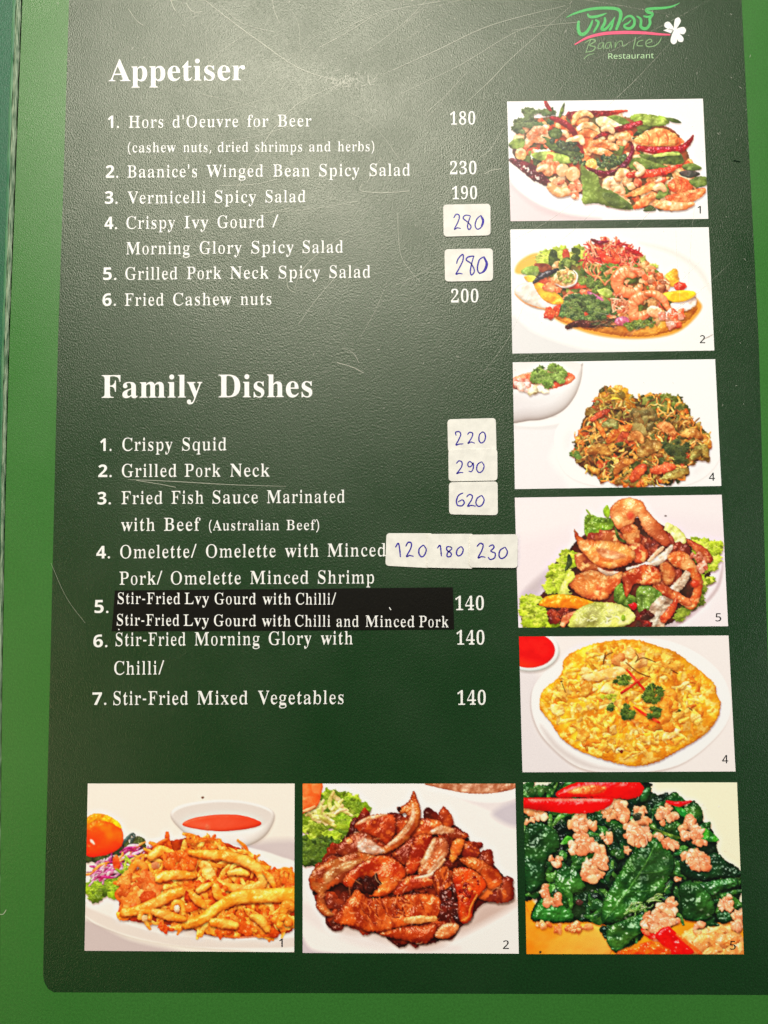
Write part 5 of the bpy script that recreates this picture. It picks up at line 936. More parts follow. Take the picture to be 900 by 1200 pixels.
 'n2': '384|32,0 32,49 158,176 181,199 201,221 219,240 234,259 247,278 257,296 264,315 268,334 269,355 267,380 259,400 246,415 229,427 208,434 185,436 162,435 142,430 123,424 69,390 38,430 102,470 128,479 155,484 185,486 226,482 262,471 291,452 312,427 325,396 330,359 328,334 323,311 314,288 303,267 288,245 271,224 207,155 107,56 107,54 349,54 349,0',
 'n4': '384|244,0 244,109 14,109 14,159 240,482 301,482 301,162 371,162 371,109 301,109 301,0|72,162 244,162 244,313 245,372 247,419 244,419 231,392 216,367',
 'n5': '384|167,-7 97,0 76,5 58,12 42,19 42,75 60,66 79,58 101,52 167,44 200,46 229,55 253,69 271,89 282,115 285,147 282,176 273,200 257,219 234,233 203,242 165,244 122,241 83,234 54,253 72,480 312,480 312,426 122,426 111,287 142,291 185,294 231,290 270,278 302,257 326,229 341,195 346,153 341,107 325,68 299,36 263,12 219,-2',
 'nR': '418|65,0 65,480 197,480 252,476 296,464 329,446 353,419 367,385 372,343 370,319 366,298 358,279 348,264 336,250 322,239 276,215 408,0 337,0 221,198 126,198 126,0|126,249 197,249 233,252 261,259 283,272 298,290 307,313 310,340 306,369 297,391 281,407 259,418 230,425 194,427 126,427',
 'na': '377|144,-7 114,-4 86,5 63,19 45,40 34,67 31,100 36,133 50,161 73,183 106,200 150,210 203,215 265,217 265,238 262,265 256,286 245,301 230,311 212,316 190,318 136,310 89,291 71,335 126,357 193,366 233,363 266,353 291,337 308,314 319,283 322,245 322,0 279,0 268,51 265,51 249,33 233,19 216,7 196,0 173,-5|158,41 187,44 212,52 234,66 251,86 261,112 264,144 264,176 211,174 171,170 140,163 118,152 103,138 95,121 92,99 94,81 100,66 110,55 124,47 140,43',
 'ne': '379|210,-7 177,-4 147,3 120,14 96,30 75,51 59,76 47,106 39,140 37,177 39,215 46,249 57,279 72,305 90,326 112,344 138,357 166,364 196,367 226,364 252,358 276,347 296,331 313,312 327,290 337,264 343,235 345,204 345,169 98,169 102,131 113,100 129,76 152,58 180,47 213,44 274,50 328,69 328,17 274,-1|99,216 283,216 280,244 273,269 262,290 245,306 223,315 195,318 169,315 147,306 129,291 114,271 105,245',
 'nn': '415|57,0 57,360 105,360 113,311 117,311 130,328 146,342 165,353 186,361 208,365 230,367 270,363 302,353 328,335 346,310 357,277 361,234 361,0 302,0 302,230 293,278 266,307 222,317 186,313 158,302 139,283 126,258 119,226 116,187 116,0',
 'nr': '277|57,0 57,360 105,360 112,294 115,294 128,313 143,330 160,345 179,357 201,364 225,367 247,366 267,363 260,308 241,312 221,313 203,311 186,306 169,298 154,286 141,272 131,256 123,236 118,215 116,192 116,0',
 'ns': '322|148,-7 124,-6 102,-4 83,-1 35,16 35,70 87,50 149,41 176,43 198,47 214,55 225,66 232,79 234,94 227,118 200,140 186,147 168,155 146,164 86,191 71,200 58,211 48,223 40,237 36,253 34,271 38,299 51,323 72,342 99,356 132,364 169,367 231,360 284,343 264,296 216,312 165,318 143,317 124,313 110,307 99,298 93,287 91,275 99,249 129,229 144,222 162,215 183,206 242,180 257,170 269,159 279,147 286,133 290,118 291,99 287,67 274,41 253,20 224,5 189,-4',
 'nt': '242|167,-7 115,3 100,11 87,22 77,37 68,55 63,78 62,105 62,314 11,314 11,343 62,366 86,443 121,443 121,360 225,360 225,314 121,314 121,106 123,86 128,70 137,57 148,49 162,43 177,42 205,44 228,49 228,4 201,-4',
 'nu': '415|184,-7 144,-3 111,7 86,25 68,49 57,83 53,124 53,360 113,360 113,128 122,81 148,52 193,42 229,46 256,57 276,76 289,102 296,134 299,173 299,360 358,360 358,0 310,0 301,48 298,48 285,31 269,17 250,6 229,-1 207,-5',
 'b1': '384|176,0 176,277 177,323 179,373 164,358 144,340 89,296 40,357 194,480 277,480 277,0',
 'b2': '384|27,0 27,71 147,192 170,215 190,236 206,254 219,271 230,286 238,300 248,345 246,362 241,376 232,388 220,395 206,400 189,402 171,400 153,396 136,389 81,353 26,418 70,451 123,476 145,482 170,485 197,486 227,484 254,479 278,469 299,456 316,441 330,423 340,402 347,380 349,357 347,331 342,307 333,284 321,263 305,241 287,220 266,197 242,173 215,148 153,90 153,85 362,85 362,0',
 'b3': '384|164,-7 114,-4 68,5 26,19 26,105 90,82 153,74 186,76 211,82 229,93 241,107 249,125 251,146 241,180 233,188 221,195 206,200 187,204 163,207 136,208 99,208 99,285 136,285 164,286 186,289 204,294 218,300 228,308 235,317 244,350 242,366 237,379 228,390 215,398 198,403 175,404 153,403 134,399 116,393 73,369 26,439 92,473 119,480 149,485 183,486 229,483 268,473 300,456 324,434 338,406 343,372 340,341 330,315 313,293 292,275 267,262 240,253 240,251 275,244 304,232 327,216 344,195 354,169 357,140 355,113 348,88 337,65 321,44 300,27 274,12 243,2 206,-5',
 'b4': '384|216,0 216,99 11,99 11,170 222,480 315,480 315,178 373,178 373,99 315,99 315,0|101,178 216,178 216,259 217,297 219,338 219,349 220,358 220,363 218,363 205,337 189,311',
 'b5': '384|162,-7 91,0 33,19 33,107 93,85 158,76 186,78 209,84 227,94 241,109 249,128 251,152 241,192 208,216 155,224 116,221 83,214 42,235 60,480 320,480 320,394 149,394 140,300 165,304 201,306 230,304 256,299 279,289 301,277 319,260 333,240 344,217 351,191 353,161 348,112 332,71 305,38 268,13 220,-2',
 'b6': '384|199,-7 167,-4 138,3 110,16 86,33 64,57 47,85 34,119 26,158 24,203 30,285 51,362 62,385 76,406 93,425 113,443 136,457 162,469 192,478 226,483 264,485 297,484 328,480 328,399 301,404 271,406 234,404 203,397 178,387 159,373 143,355 132,334 125,310 119,284 117,256 121,256 131,271 144,284 160,296 178,304 200,310 225,312 264,307 298,294 325,272 346,242 358,205 362,160 357,112 342,71 318,38 285,13 245,-2|197,75 215,77 231,84 245,95 256,111 262,132 264,158 262,180 257,198 248,214 235,225 219,231 199,234 160,224 134,199 124,167 132,124 157,89 169,81 182,76',
 'b7': '384|75,0 255,394 18,394 18,480 362,480 362,416 181,0',
 'b.': '180|89,-9 60,1 54,10 50,22 48,36 50,51 54,63 60,71 89,81 119,71 126,63 130,51 132,36 130,22 126,10 119,1',
}

# ---------------------------------------------------------------- lettering (outlines of each glyph, thousandths; s serif, b bold numerals, n sans)
_gcache = {}
def glyph(key):
    if key not in _gcache:
        adv, *cs = GLYPHS[key].split('|')
        _gcache[key] = (int(adv), [np.array([[int(v) for v in q.split(',')] for q in c.split(' ')], float) for c in cs])
    return _gcache[key]
CAP = {'s': 455.0, 'b': 480.0, 'n': 482.0}
def thin(c, cs, th, keep=46.0):
    """lighter weight: draw stems in sideways by up to th a side, never below the width of a hairline"""
    a = np.roll(c, 1, 0); b = np.roll(c, -1, 0)
    d1 = c-a; d2 = b-c
    d1 = d1/(np.linalg.norm(d1, axis=1)[:, None]+1e-9); d2 = d2/(np.linalg.norm(d2, axis=1)[:, None]+1e-9)
    t = d1+d2; t /= np.linalg.norm(t, axis=1)[:, None]+1e-9
    P0 = np.vstack(cs); P1 = np.vstack([np.roll(q, -1, 0) for q in cs])
    out = c.copy()
    for k, ((x, y), (tx, ty)) in enumerate(zip(c, t)):
        s = 1 if ty > 0 else -1
        best = 0
        for yy in (y-4, y+4):
            m = (P0[:, 1] > yy) != (P1[:, 1] > yy)
            if not m.any(): continue
            xs = P0[m, 0]+(yy-P0[m, 1])*(P1[m, 0]-P0[m, 0])/(P1[m, 1]-P0[m, 1])
            g = (xs-x)*s; g = g[g > 8]
            if len(g): best = max(best, g.min())
        out[k, 0] += ty*min(th, max(0.0, (best-keep)/2))
        out[k, 1] += 2.5*tx
    return out
def text_mesh(runs, z):
    """runs: (string, font, x0, y0, x1, y1, cap height, thinning) baseline ends on the layout -> one mesh"""
    V, F = [], []
    for s, font, x0, y0, x1, y1, cap, th in runs:
        cu = bpy.data.curves.new("t", 'CURVE'); cu.dimensions = '2D'; cu.fill_mode = 'BOTH'
        x = 0; track = 22 if font == 's' and th else 8
        lo = hi = None
        for ch in s:
            if ch == ' ': x += 220; continue
            adv, cs = glyph(font+ch)
            for c in cs:
                q = thin(c, cs, th) if th else c
                lo = q[:, 0].min()+x if lo is None else min(lo, q[:, 0].min()+x)
                hi = q[:, 0].max()+x if hi is None else max(hi, q[:, 0].max()+x)
                sp = cu.splines.new('POLY'); sp.points.add(len(q)-1); sp.use_cyclic_u = True
                for p_, (a, b) in zip(sp.points, q): p_.co = ((a+x)/1000, b/1000, 0, 1)
            x += adv + track
        o = bpy.data.objects.new("t", cu); COL.objects.link(o)
        dg = bpy.context.evaluated_depsgraph_get()
        me = bpy.data.meshes.new_from_object(o.evaluated_get(dg))
        lo /= 1000; hi /= 1000; k = cap/(CAP[font]/1000)
        b = len(V)
        for v in me.vertices:
            f = (v.co.x-lo)/(hi-lo)
            V.append((*G(x0+(x1-x0)*f, y0+(y1-y0)*f - v.co.y*k), z))
        for f in me.polygons: F.append(tuple(b+i for i in f.vertices))
        bpy.data.objects.remove(o); bpy.data.curves.remove(cu); bpy.data.meshes.remove(me)
    me = mesh(V, F)
    for f in me.polygons:
        if f.normal.z < 0: f.flip()
    return me
def words(ws, y0, y1, cap, th=TH):
    """words of one line: (text, x0, x1); y0, y1 the baseline height at the first and last x"""
    a, b = ws[0][1], ws[-1][2]; f = lambda x: y0+(y1-y0)*(x-a)/(b-a)
    return [(t, 's', p, f(p), q, f(q), cap, th) for t, p, q in ws]

# ---------------------------------------------------------------- the table under the menu
tb = link('table_top', slab([(-.6, -.5), (.6, -.5), (.6, .5), (-.6, .5)], -.03, -.006, .001), M['table']); tb['kind'] = 'structure'

# ---------------------------------------------------------------- the menu
menu = bpy.data.objects.new('restaurant_menu', None); COL.objects.link(menu)
menu.empty_display_size = .02
tag(menu, 'open dark green laminated restaurant menu with white dish names, prices and printed food photos', 'menu')
# light green sheet: its left edge runs along the worn fold
EDGE = [(27, -60), (26.3, 0), (23.2, 80), (20, 160), (17.2, 240), (13.6, 330), (11, 400), (8.3, 500), (5.6, 620), (3.2, 760), (1.8, 860), (.4, 1000), (-1, 1260)]
sheet = EDGE + [(985, 1262), (940, -58)]
link('page_sheet', slab([G(*p) for p in sheet][::-1], -.0009, 0, .00012), M['border'], menu)
# fold: a rounded ridge with the print rubbed off, and the liner on its left
def along(dx0, dx1, z0, z1, zm=None, n=1):
    V, F = [], []; E_ = smooth_closed(EDGE, 8, False); k = n+1
    for x, y in E_:
        w = .6+.4*min(1, max(0, (700-y)/700))
        for i in range(k):
            t = i/n; z = z0+(z1-z0)*t+(zm or 0)*math.sin(math.pi*t)
            jx = .8*math.sin(y*.21+i*2.1)*math.sin(y*.057+i) if 0 < i < n else .35*math.sin(y*.13+i)
            V.append((*G(x+(dx0+(dx1-dx0)*t)*w+jx, y), z))
    for r in range(len(E_)-1):
        for i in range(n): F.append((r*k+i, (r+1)*k+i, (r+1)*k+i+1, r*k+i+1))
    me = mesh(V, F)
    for f in me.polygons:
        if f.normal.z < 0: f.flip()
    return me
link('binding_groove', along(-3.2, 1.0, -.0012, -.0012), M['groove'], menu)
link('worn_fold', along(-9.0, -2.4, -.0007, -.0007, .0005, 6), M['worn'], menu)
link('fold_crease', along(-12.4, -9.0, -.00055, -.0006, .0001, 2), M['crease'], menu)
link('facing_page', slab([G(-420, -58), G(-420, 1262), G(-8, 1262), G(-4, 860), G(1, 500), G(6, 300), G(16, 0), G(18, -58)], -.0014, -.0006, .0001), M['teal'], menu)

# dark printed panel, bottom-left corner clipped
PAN = [(82.6, -58), (81, 0), (73.5, 240), (68, 400), (58.5, 800), (52.2, 1060), (50.6, 1140), (51.6, 1150), (56, 1158.5), (63, 1162.8), (300, 1163.5), (700, 1165), (904.5, 1166), (903, 1100), (900.5, 800), (889, 400), (869, 0), (866, -58)]
def sheet_mesh(poly, z):
    me = mesh([(*G(*p), z) for p in poly], [tuple(range(len(poly)))])
    if me.polygons[0].normal.z < 0: me.polygons[0].flip()
    return me
link('background_panel', sheet_mesh(PAN, .00005), M['panel'], menu)

# ---------------------------------------------------------------- headings and dishes
ZT = .00011
def heading(ws, y0, y1, cap): return link('heading', text_mesh(words(ws, y0, y1, cap, 0), ZT), M['text'], menu)
heading([('Appetiser', 127.7, 287.3)], 95.5, 94.2, 25.2)
heading([('Family', 119.2, 237), ('Dishes', 256, 366)], 466.3, 465.3, 26.6)
def item(lines, number=None, price=None, note=None):
    o = link('dish_name', text_mesh([w for l in lines for w in l], ZT), M['text'], menu)
    if number:
        s, x0, x1, y = number
        link('item_number', text_mesh([(s, 'b', x0, y, x1, y-.2, 14.6, 0)], ZT), M['text'], o)
    if price:
        s, x0, x1, y, c = price
        link('price', text_mesh([(s, 's', x0, y, x1, y-.2, c, 10)], ZT), M['text'], o)
    if note: link('note', text_mesh(note, ZT), M['text'], o)
item([words([('Hors', 151, 191.5), ("d'Oeuvre", 202.5, 279.5), ('for', 290, 314.5), ('Beer', 325.5, 365)], 150, 148.3, 13.9)], ('1.', 126.5, 139.5, 150.3), ('180', 527.5, 556.9, 146.2, 14.6),
     words([('(cashew', 150, 206), ('nuts,', 215, 247.5), ('dried', 255.5, 291), ('shrimps', 299, 354), ('and', 362.5, 387.5), ('herbs)', 396, 438.5)], 178.8, 177.3, 11.6))
item([words([("Baanice's", 149.3, 231), ('Winged', 242, 308.5), ('Bean', 320, 363), ('Spicy', 374, 421), ('Salad', 433, 480.5)], 208.3, 206, 14.2)], ('2.', 124, 138.8, 208.6), ('230', 527.3, 558.3, 204.4, 14.6))
item([words([('Vermicelli', 149.5, 241), ('Spicy', 251.5, 300), ('Salad', 311, 358)], 238.8, 237, 14.2)], ('3.', 123, 138, 239), ('190', 529.8, 559, 233.6, 14.6))
item([words([('Crispy', 148.2, 205), ('Ivy', 216, 244), ('Gourd', 255, 309.5), ('/', 319, 326.5)], 268.4, 266.6, 14.4), words([('Morning', 148.2, 222.5), ('Glory', 234, 283), ('Spicy', 294.5, 344), ('Salad', 354.5, 402)], 298.3, 296.2, 14.4)], ('4.', 122.5, 137.3, 268.8))
item([words([('Grilled', 147, 208), ('Pork', 219, 259.5), ('Neck', 270, 315), ('Spicy', 326.5, 375), ('Salad', 386, 434)], 328, 325.4, 14.5)], ('5.', 121, 136.5, 328.2))
item([words([('Fried', 146.3, 192), ('Cashew', 203, 271), ('nuts', 282, 318)], 358.5, 357.2, 14.5)], ('6.', 120.3, 136, 358.6), ('200', 528.6, 560.6, 354.6, 15))
item([words([('Crispy', 143.5, 202), ('Squid', 213.5, 265.3)], 528.3, 527.8, 15)], ('1.', 117.5, 130.8, 528.6))
item([words([('Grilled', 143, 207), ('Pork', 216.5, 258.5), ('Neck', 270, 316)], 559, 558.4, 15)], ('2.', 115.3, 131, 559.2))
item([words([('Fried', 142.5, 190.5), ('Fish', 201, 238.5), ('Sauce', 249, 302.5), ('Marinated', 313, 404)], 590.8, 589, 15), words([('with', 142, 181.5), ('Beef', 192.3, 235)], 622.2, 621.8, 15)], ('3.', 114.5, 130, 591.2), None,
     words([('(Australian', 245, 327), ('Beef)', 335.7, 374)], 621.6, 621, 11.8))
item([words([('Omelette/', 141, 230.5), ('Omelette', 241.5, 323.3), ('with', 334, 373.3), ('Minced', 384, 452)], 654.2, 651.8, 15.2), words([('Pork/', 140.2, 190.3), ('Omelette', 200.3, 282.5), ('Minced', 293.5, 361.5), ('Shrimp', 372.5, 438.3)], 685.2, 683.6, 15.2)], ('4.', 113, 129, 654.4))
five = link('item_number', text_mesh([('5.', 'b', 111, 718.3, 127.2, 718.2, 15.2, 0)], ZT), M['text'], menu)
link('price', text_mesh([('140', 's', 533.6, 715, 567, 714.7, 15.8, 10)], ZT), M['text'], menu)
item([words([('Stir-Fried', 135.5, 217.5), ('Morning', 228.3, 304.3), ('Glory', 315, 364.8), ('with', 376, 413.3)], 757, 755, 15.4), words([('Chilli/', 134, 192.5)], 790.6, 790.2, 15.6)], ('6.', 109.5, 126, 758.4), ('140', 535, 567.6, 755.4, 16))
item([words([('Stir-Fried', 132.8, 220.3), ('Mixed', 231.3, 290.3), ('Vegetables', 302.3, 402.6)], 826, 824.8, 15.8)], ('7.', 108.5, 124.8, 826), ('140', 536, 569.2, 825.9, 16.2))

# ---------------------------------------------------------------- printed photos
def food_photo(quad, src, A, number, label, nu):
    quad = np.array(quad, float); src = np.array(src, float)
    nv = int(nu*np.linalg.norm(quad[3]-quad[0])/np.linalg.norm(quad[1]-quad[0]))
    u, v = np.meshgrid(np.linspace(0, 1, nu), np.linspace(0, 1, nv))
    u = u.ravel(); v = v.ravel()
    bil = lambda q: (q[0]*((1-u)*(1-v))[:, None]+q[1]*(u*(1-v))[:, None]+q[2]*(u*v)[:, None]+q[3]*((1-u)*v)[:, None])
    p = bil(quad); s = bil(src)*SCL-.5
    H, W = A.shape[:2]
    x = np.clip(s[:, 0], 0, W-1.001); y = np.clip(s[:, 1], 0, H-1.001)
    xi = x.astype(int); yi = y.astype(int); fx = (x-xi)[:, None]; fy = (y-yi)[:, None]
    c = (A[yi, xi]*(1-fx)+A[yi, xi+1]*fx)*(1-fy)+(A[yi+1, xi]*(1-fx)+A[yi+1, xi+1]*fx)*fy
    c = np.where(c <= .04045, c/12.92, ((c+.055)/1.055)**2.4)*.9
    R = np.array(CAM2PAGE); C = np.array(CAM_POS)
    d = np.stack([(p[:, 0]-450)/900, -(p[:, 1]-600)/900, -np.ones(len(p))], 1) @ R.T
    t = (-C[2]/d[:, 2])[:, None]
    co = C+d*t; co[:, 2] = .00010
    me = bpy.data.meshes.new("photo"); n = nu*nv
    i = (np.arange(nv-1)[:, None]*nu+np.arange(nu-1)[None]).ravel()
    f = np.stack([i, i+nu, i+nu+1, i+1], 1)
    me.vertices.add(n); me.vertices.foreach_set('co', co.ravel().astype(np.float32))
    me.loops.add(f.size); me.loops.foreach_set('vertex_index', f.ravel().astype(np.int32))
    me.polygons.add(len(f)); me.polygons.foreach_set('loop_start', (np.arange(len(f))*4).astype(np.int32))
    me.update(calc_edges=True)
    at = me.color_attributes.new('ink', 'FLOAT_COLOR', 'POINT')
    at.data.foreach_set('color', np.concatenate([c, np.ones((n, 1))], 1).ravel().astype(np.float32))
    o = link('food_photo', me, M['photo'], menu, label)
    s_, x0, x1, yb, h = number
    link('photo_number', text_mesh([(s_, 'n', x0, yb, x1, yb, h, -9)], .00014), M['ink'], o)
    return o
PH = [
 ([(594.1, 119.1), (823.6, 115.8), (830, 256.6), (598.3, 259.4)], [(22, 40), (848, 28), (871, 535), (37, 545)], ('1', 817.2, 821.2, 250.3, 8.8), 'photo of cashew nuts with dried chillies, shrimps and herbs on a white plate'),
 ([(597.9, 268.9), (830.4, 266.4), (837, 410.8), (600.4, 414.4)], [(14, 32), (851, 23), (875, 543), (23, 556)], ('2', 820, 826.2, 402.2, 9.2), 'photo of a spicy salad with prawns, boiled egg and orange dressing'),
 ([(600.8, 424.7), (837.9, 421), (845.2, 569.5), (603.3, 573.2)], [(17, 38), (857, 25), (883, 551), (26, 564)], ('4', 830.6, 837.6, 563.3, 9.2), 'photo of crispy fried greens on a white plate beside a small bowl'),
 ([(603.2, 583.2), (845.6, 579.8), (853.1, 733.8), (607.5, 735.5)], [(18, 32), (857, 20), (883, 553), (33, 559)], ('5', 838.4, 845, 728, 9.4), 'photo of grilled pork salad on lettuce with cucumber'),
 ([(608.1, 745.9), (853.6, 744.7), (861.8, 904), (612.2, 904.9)], [(14, 27), (851, 23), (879, 566), (28, 569)], ('4', 846, 853.2, 894.3, 9.6), 'photo of a round yellow omelette beside a bowl of red sauce'),
 ([(103, 918.1), (345.3, 918.1), (344.8, 1115.7), (99.2, 1114)], [(31, 28), (870, 28), (868, 712), (18, 706)], ('1', 327.2, 331.4, 1109.6, 9.8), 'photo of crispy fried squid with a bowl of orange sauce'),
 ([(354.7, 918.2), (603.8, 918.2), (607.9, 1117.4), (354.7, 1116.5)], [(23, 28), (872, 28), (886, 707), (23, 704)], ('2', 589.3, 596.4, 1111.8, 10), 'photo of dark brown grilled pork slices with lettuce'),
 ([(613.1, 916.8), (863.5, 916.8), (871.6, 1118.2), (616.9, 1117.9)], [(17, 23), (858, 23), (885, 699), (30, 698)], ('5', 855.2, 862, 1112.5, 10), 'photo of dark green leaves with minced pork and red chilli'),
]
for (q, s, nm, lb), dish in zip(PH, DISHES):
    food_photo(q, s, dish(), nm, lb, 330)

# ---------------------------------------------------------------- the logo
def Z(x, y, s=5.294, ox=650, oy=0): return (x/s+ox, y/s+oy)
def strokes(lst, s=5.294, ox=650, oy=0):
    return [([Z(x, y, s, ox, oy) for x, y in pts], [v/s for v in ([w] if np.isscalar(w) else w)]) for pts, w in lst]
logo = link('logo', ribbons(strokes([
  ([(40, 233), (150, 180), (330, 128), (500, 110), (670, 114), (742, 142), (758, 200), (738, 290), (698, 388)], [6, 26, 36, 38, 40, 44, 44, 40, 34]),
  ([(203, 285), (196, 370), (216, 440), (258, 456), (312, 420), (360, 340), (385, 272)], [32, 40, 46, 46, 40, 32, 18]),
  ([(322, 190), (350, 224), (430, 222), (510, 200), (572, 176)], [24, 34, 36, 28, 8]),
  ([(428, 268), (462, 292), (452, 340), (402, 424)], [24, 34, 34, 24]),
  ([(548, 238), (546, 300), (508, 384), (560, 384), (632, 300), (682, 226)], [30, 34, 38, 34, 28, 8]),
  ([(662, 260), (640, 350), (612, 398)], [22, 30, 28]),
 ], 11.25, 660, 0)+strokes([
  ([(160, 272), (122, 308), (80, 330), (72, 352), (110, 376), (160, 372), (200, 330), (204, 262), (158, 216), (96, 230), (46, 288)], [14, 24, 26, 28, 34, 36, 36, 34, 32, 24, 8]),
  ([(240, 218), (286, 250), (294, 300), (290, 350), (330, 380), (378, 368), (412, 310), (408, 250), (440, 204), (438, 176), (384, 164), (364, 130), (440, 116), (560, 110), (680, 94), (760, 64), (804, 38)], [18, 30, 34, 38, 40, 38, 36, 34, 34, 34, 36, 36, 36, 34, 26, 14, 4]),
  ([(330, 214), (370, 226), (420, 214)], [20, 28, 22]),
 ], 11.25, 725, 0), ZT), M['logog'], menu, 'green brush lettering logo with a pink stroke and a white flower')
link('brush_stroke', ribbons(strokes([([(124, 278), (200, 236), (300, 211), (420, 203), (550, 205), (640, 213), (714, 217)], [6, 14, 18, 20, 18, 14, 9])]), ZT+1e-5), M['logop'], logo)
link('script_lettering', ribbons(strokes([
  ([(224, 246), (206, 286), (196, 322)], 5), ([(186, 268), (226, 246), (252, 256), (216, 282), (250, 292), (236, 316), (190, 326)], [4, 7, 8, 6, 7, 7, 4]), ([(180, 368), (206, 344), (244, 334)], [3, 6, 3]),
  ([(304, 268), (280, 270), (268, 298), (288, 302), (302, 272), (304, 306)], 5), ([(348, 262), (322, 270), (316, 298), (336, 298), (348, 264), (352, 300)], 5),
  ([(376, 262), (374, 300), (388, 268), (416, 256), (424, 288), (452, 272)], 5), ([(502, 232), (494, 270), (486, 306)], [5, 7, 5]),
  ([(548, 250), (518, 260), (512, 284), (546, 286)], 6), ([(570, 272), (602, 258), (590, 244), (566, 262), (574, 290), (618, 286), (648, 262), (662, 232)], [4, 6, 6, 6, 7, 7, 6, 3]),
]), ZT), M['logod'], logo)
def petal(cx, cy, tx, ty, w):
    a = np.array([cx, cy], float); b = np.array([tx, ty], float); d = b-a; n = np.array([-d[1], d[0]])/np.linalg.norm(d)
    pts = [a, a+d*.35+n*w*.7, a+d*.8+n*w, b+n*w*.35, b-n*w*.3, a+d*.8-n*w*.9, a+d*.35-n*w*.6]
    return [Z(*p) for p in smooth_closed(pts, 4)]
V, F = [], []
for k, (tx, ty, w) in enumerate([(684, 146, 22), (768, 112, 20), (812, 190, 24), (792, 258, 20), (738, 274, 21)]):
    pl = petal(742, 190, tx, ty, w); b = len(V)
    V += [(*G(*q), ZT+1.2e-5+k*2e-6) for q in pl]; F.append(tuple(range(b, b+len(pl))))
b = len(V); V += [(*G(*Z(*q)), ZT+1.2e-5) for q in [(672, 190), (700, 180), (735, 186), (720, 208), (700, 200)]]; F.append(tuple(range(b, b+5)))
fm = mesh(V, F)
for f in fm.polygons:
    if f.normal.z < 0: f.flip()
link('flower', fm, M['text'], logo)
link('caption', text_mesh([('Restaurant', 'n', 712.8, 69.3, 766, 68.4, 6.4, 0)], ZT), M['logor'], logo)

# ---------------------------------------------------------------- wear: scratches in the laminate
SC = [([(242, 2), (270, 24), (300, 46), (350, 80), (395, 95)], [.5, 1.0, .9, .6]), ([(200, 0), (203, 8), (206, 13)], .8), ([(319, 0), (322, 14), (328, 28)], .5),
      ([(218, 4), (226, 14), (237, 14)], .7), ([(262, 10), (285, 28), (322, 38)], .5), ([(436, 20), (404, 40), (374, 56)], .5), ([(450, 12), (420, 26), (392, 40)], .4),
      ([(277, 222), (300, 184), (322, 150), (352, 120), (396, 100)], [.4, .7, .6, .4]), ([(262, 166), (300, 160), (340, 148)], .4), ([(258, 218), (300, 216), (325, 210)], .5),
      ([(310, 250), (326, 247), (340, 244)], .6), ([(345, 340), (352, 320), (370, 300), (410, 270)], [.3, .6, .5, .3]), ([(350, 380), (370, 352), (396, 322)], .4), ([(336, 326), (338, 338), (346, 343)], .5),
      ([(450, 87), (510, 60), (575, 30), (662, 7)], [.3, .7, .6, .3]), ([(545, 122), (575, 94), (602, 66), (668, 8)], [.3, .6, .5, .2]), ([(450, 14), (480, 8), (516, 2)], .4), ([(470, 110), (540, 76), (600, 40), (650, 20)], [.2, .5, .4, .2]),
      ([(424, 216), (424, 224), (452, 226), (480, 224)], .6), ([(446, 186), (438, 200), (430, 214)], .5), ([(300, 250), (360, 246), (420, 236)], .35), ([(270, 187), (300, 195), (330, 196)], .35),
      ([(150, 562), (200, 564), (270, 568), (335, 570)], [.3, .7, .6, .3]), ([(160, 563), (185, 567), (206, 571)], .6), ([(395, 425), (412, 430), (426, 437)], .7), ([(402, 408), (414, 414), (420, 424)], .4),
      ([(568, 204), (576, 200), (588, 198)], .7), ([(590, 150), (574, 176), (560, 186)], .4), ([(500, 132), (524, 110), (548, 84)], .35), ([(380, 160), (384, 190), (372, 220)], .3),
      ([(466, 250), (470, 300), (492, 330)], .3), ([(150, 10), (160, 24), (168, 30)], .4), ([(600, 36), (640, 30), (680, 26)], .35), ([(232, 110), (260, 116), (300, 126)], .3),
      ([(60, 660), (78, 700), (100, 730)], .25), ([(430, 60), (470, 30), (500, 0)], .35), ([(340, 10), (350, 30), (352, 60)], .3), ([(405, 130), (440, 150), (470, 190)], .3),
      ([(0, 1071), (4, 1071), (7.5, 1066)], .8)]
for k, (p, w) in enumerate(SC):
    link('scratch', ribbons([(p, w)], .00017), M['scratch'], menu)
rs = np.random.RandomState(3)
for k in range(34):
    x, y = 90+rs.rand()*760, rs.rand()**1.3*440; a = -.55+rs.randn()*.35 if k % 4 else rs.rand()*3.1; l = 25+60*rs.rand(); c = rs.randn()*5
    link('scratch', ribbons([([(x-l*math.cos(a), y-l*math.sin(a)), (x+c*.4, y+c), (x+l*math.cos(a), y+l*math.sin(a))], [.15, .3+.4*rs.rand(), .4, .1])], .00015), M['faint'], menu)
sc = []
for i in range(80):
    x, y = 406+rs.randn()*16, 96+rs.randn()*5; a = rs.rand()*3.14; l = 1+3*rs.rand()
    sc.append(([(x-l*math.cos(a), y-l*math.sin(a)), (x, y+.5), (x+l*math.cos(a), y+l*math.sin(a))], .5+.5*rs.rand()))
for i in range(230):
    x, y = rs.rand()*820+60, rs.rand()**1.6*480; a = rs.rand()*3.14; l = .4+1.6*rs.rand()**3
    sc.append(([(x-l*math.cos(a), y-l*math.sin(a)), (x, y+.2), (x+l*math.cos(a), y+l*math.sin(a))], .35+.4*rs.rand()))
o = link('scuff_marks', ribbons(sc, .00016, 3), M['scuff'], menu); o['kind'] = 'stuff'
link('ink_mark', ribbons([([(860, 188.6), (863, 189), (867.5, 190)], [2.0, 1.6, 1])], .00016), M['groove'], menu)

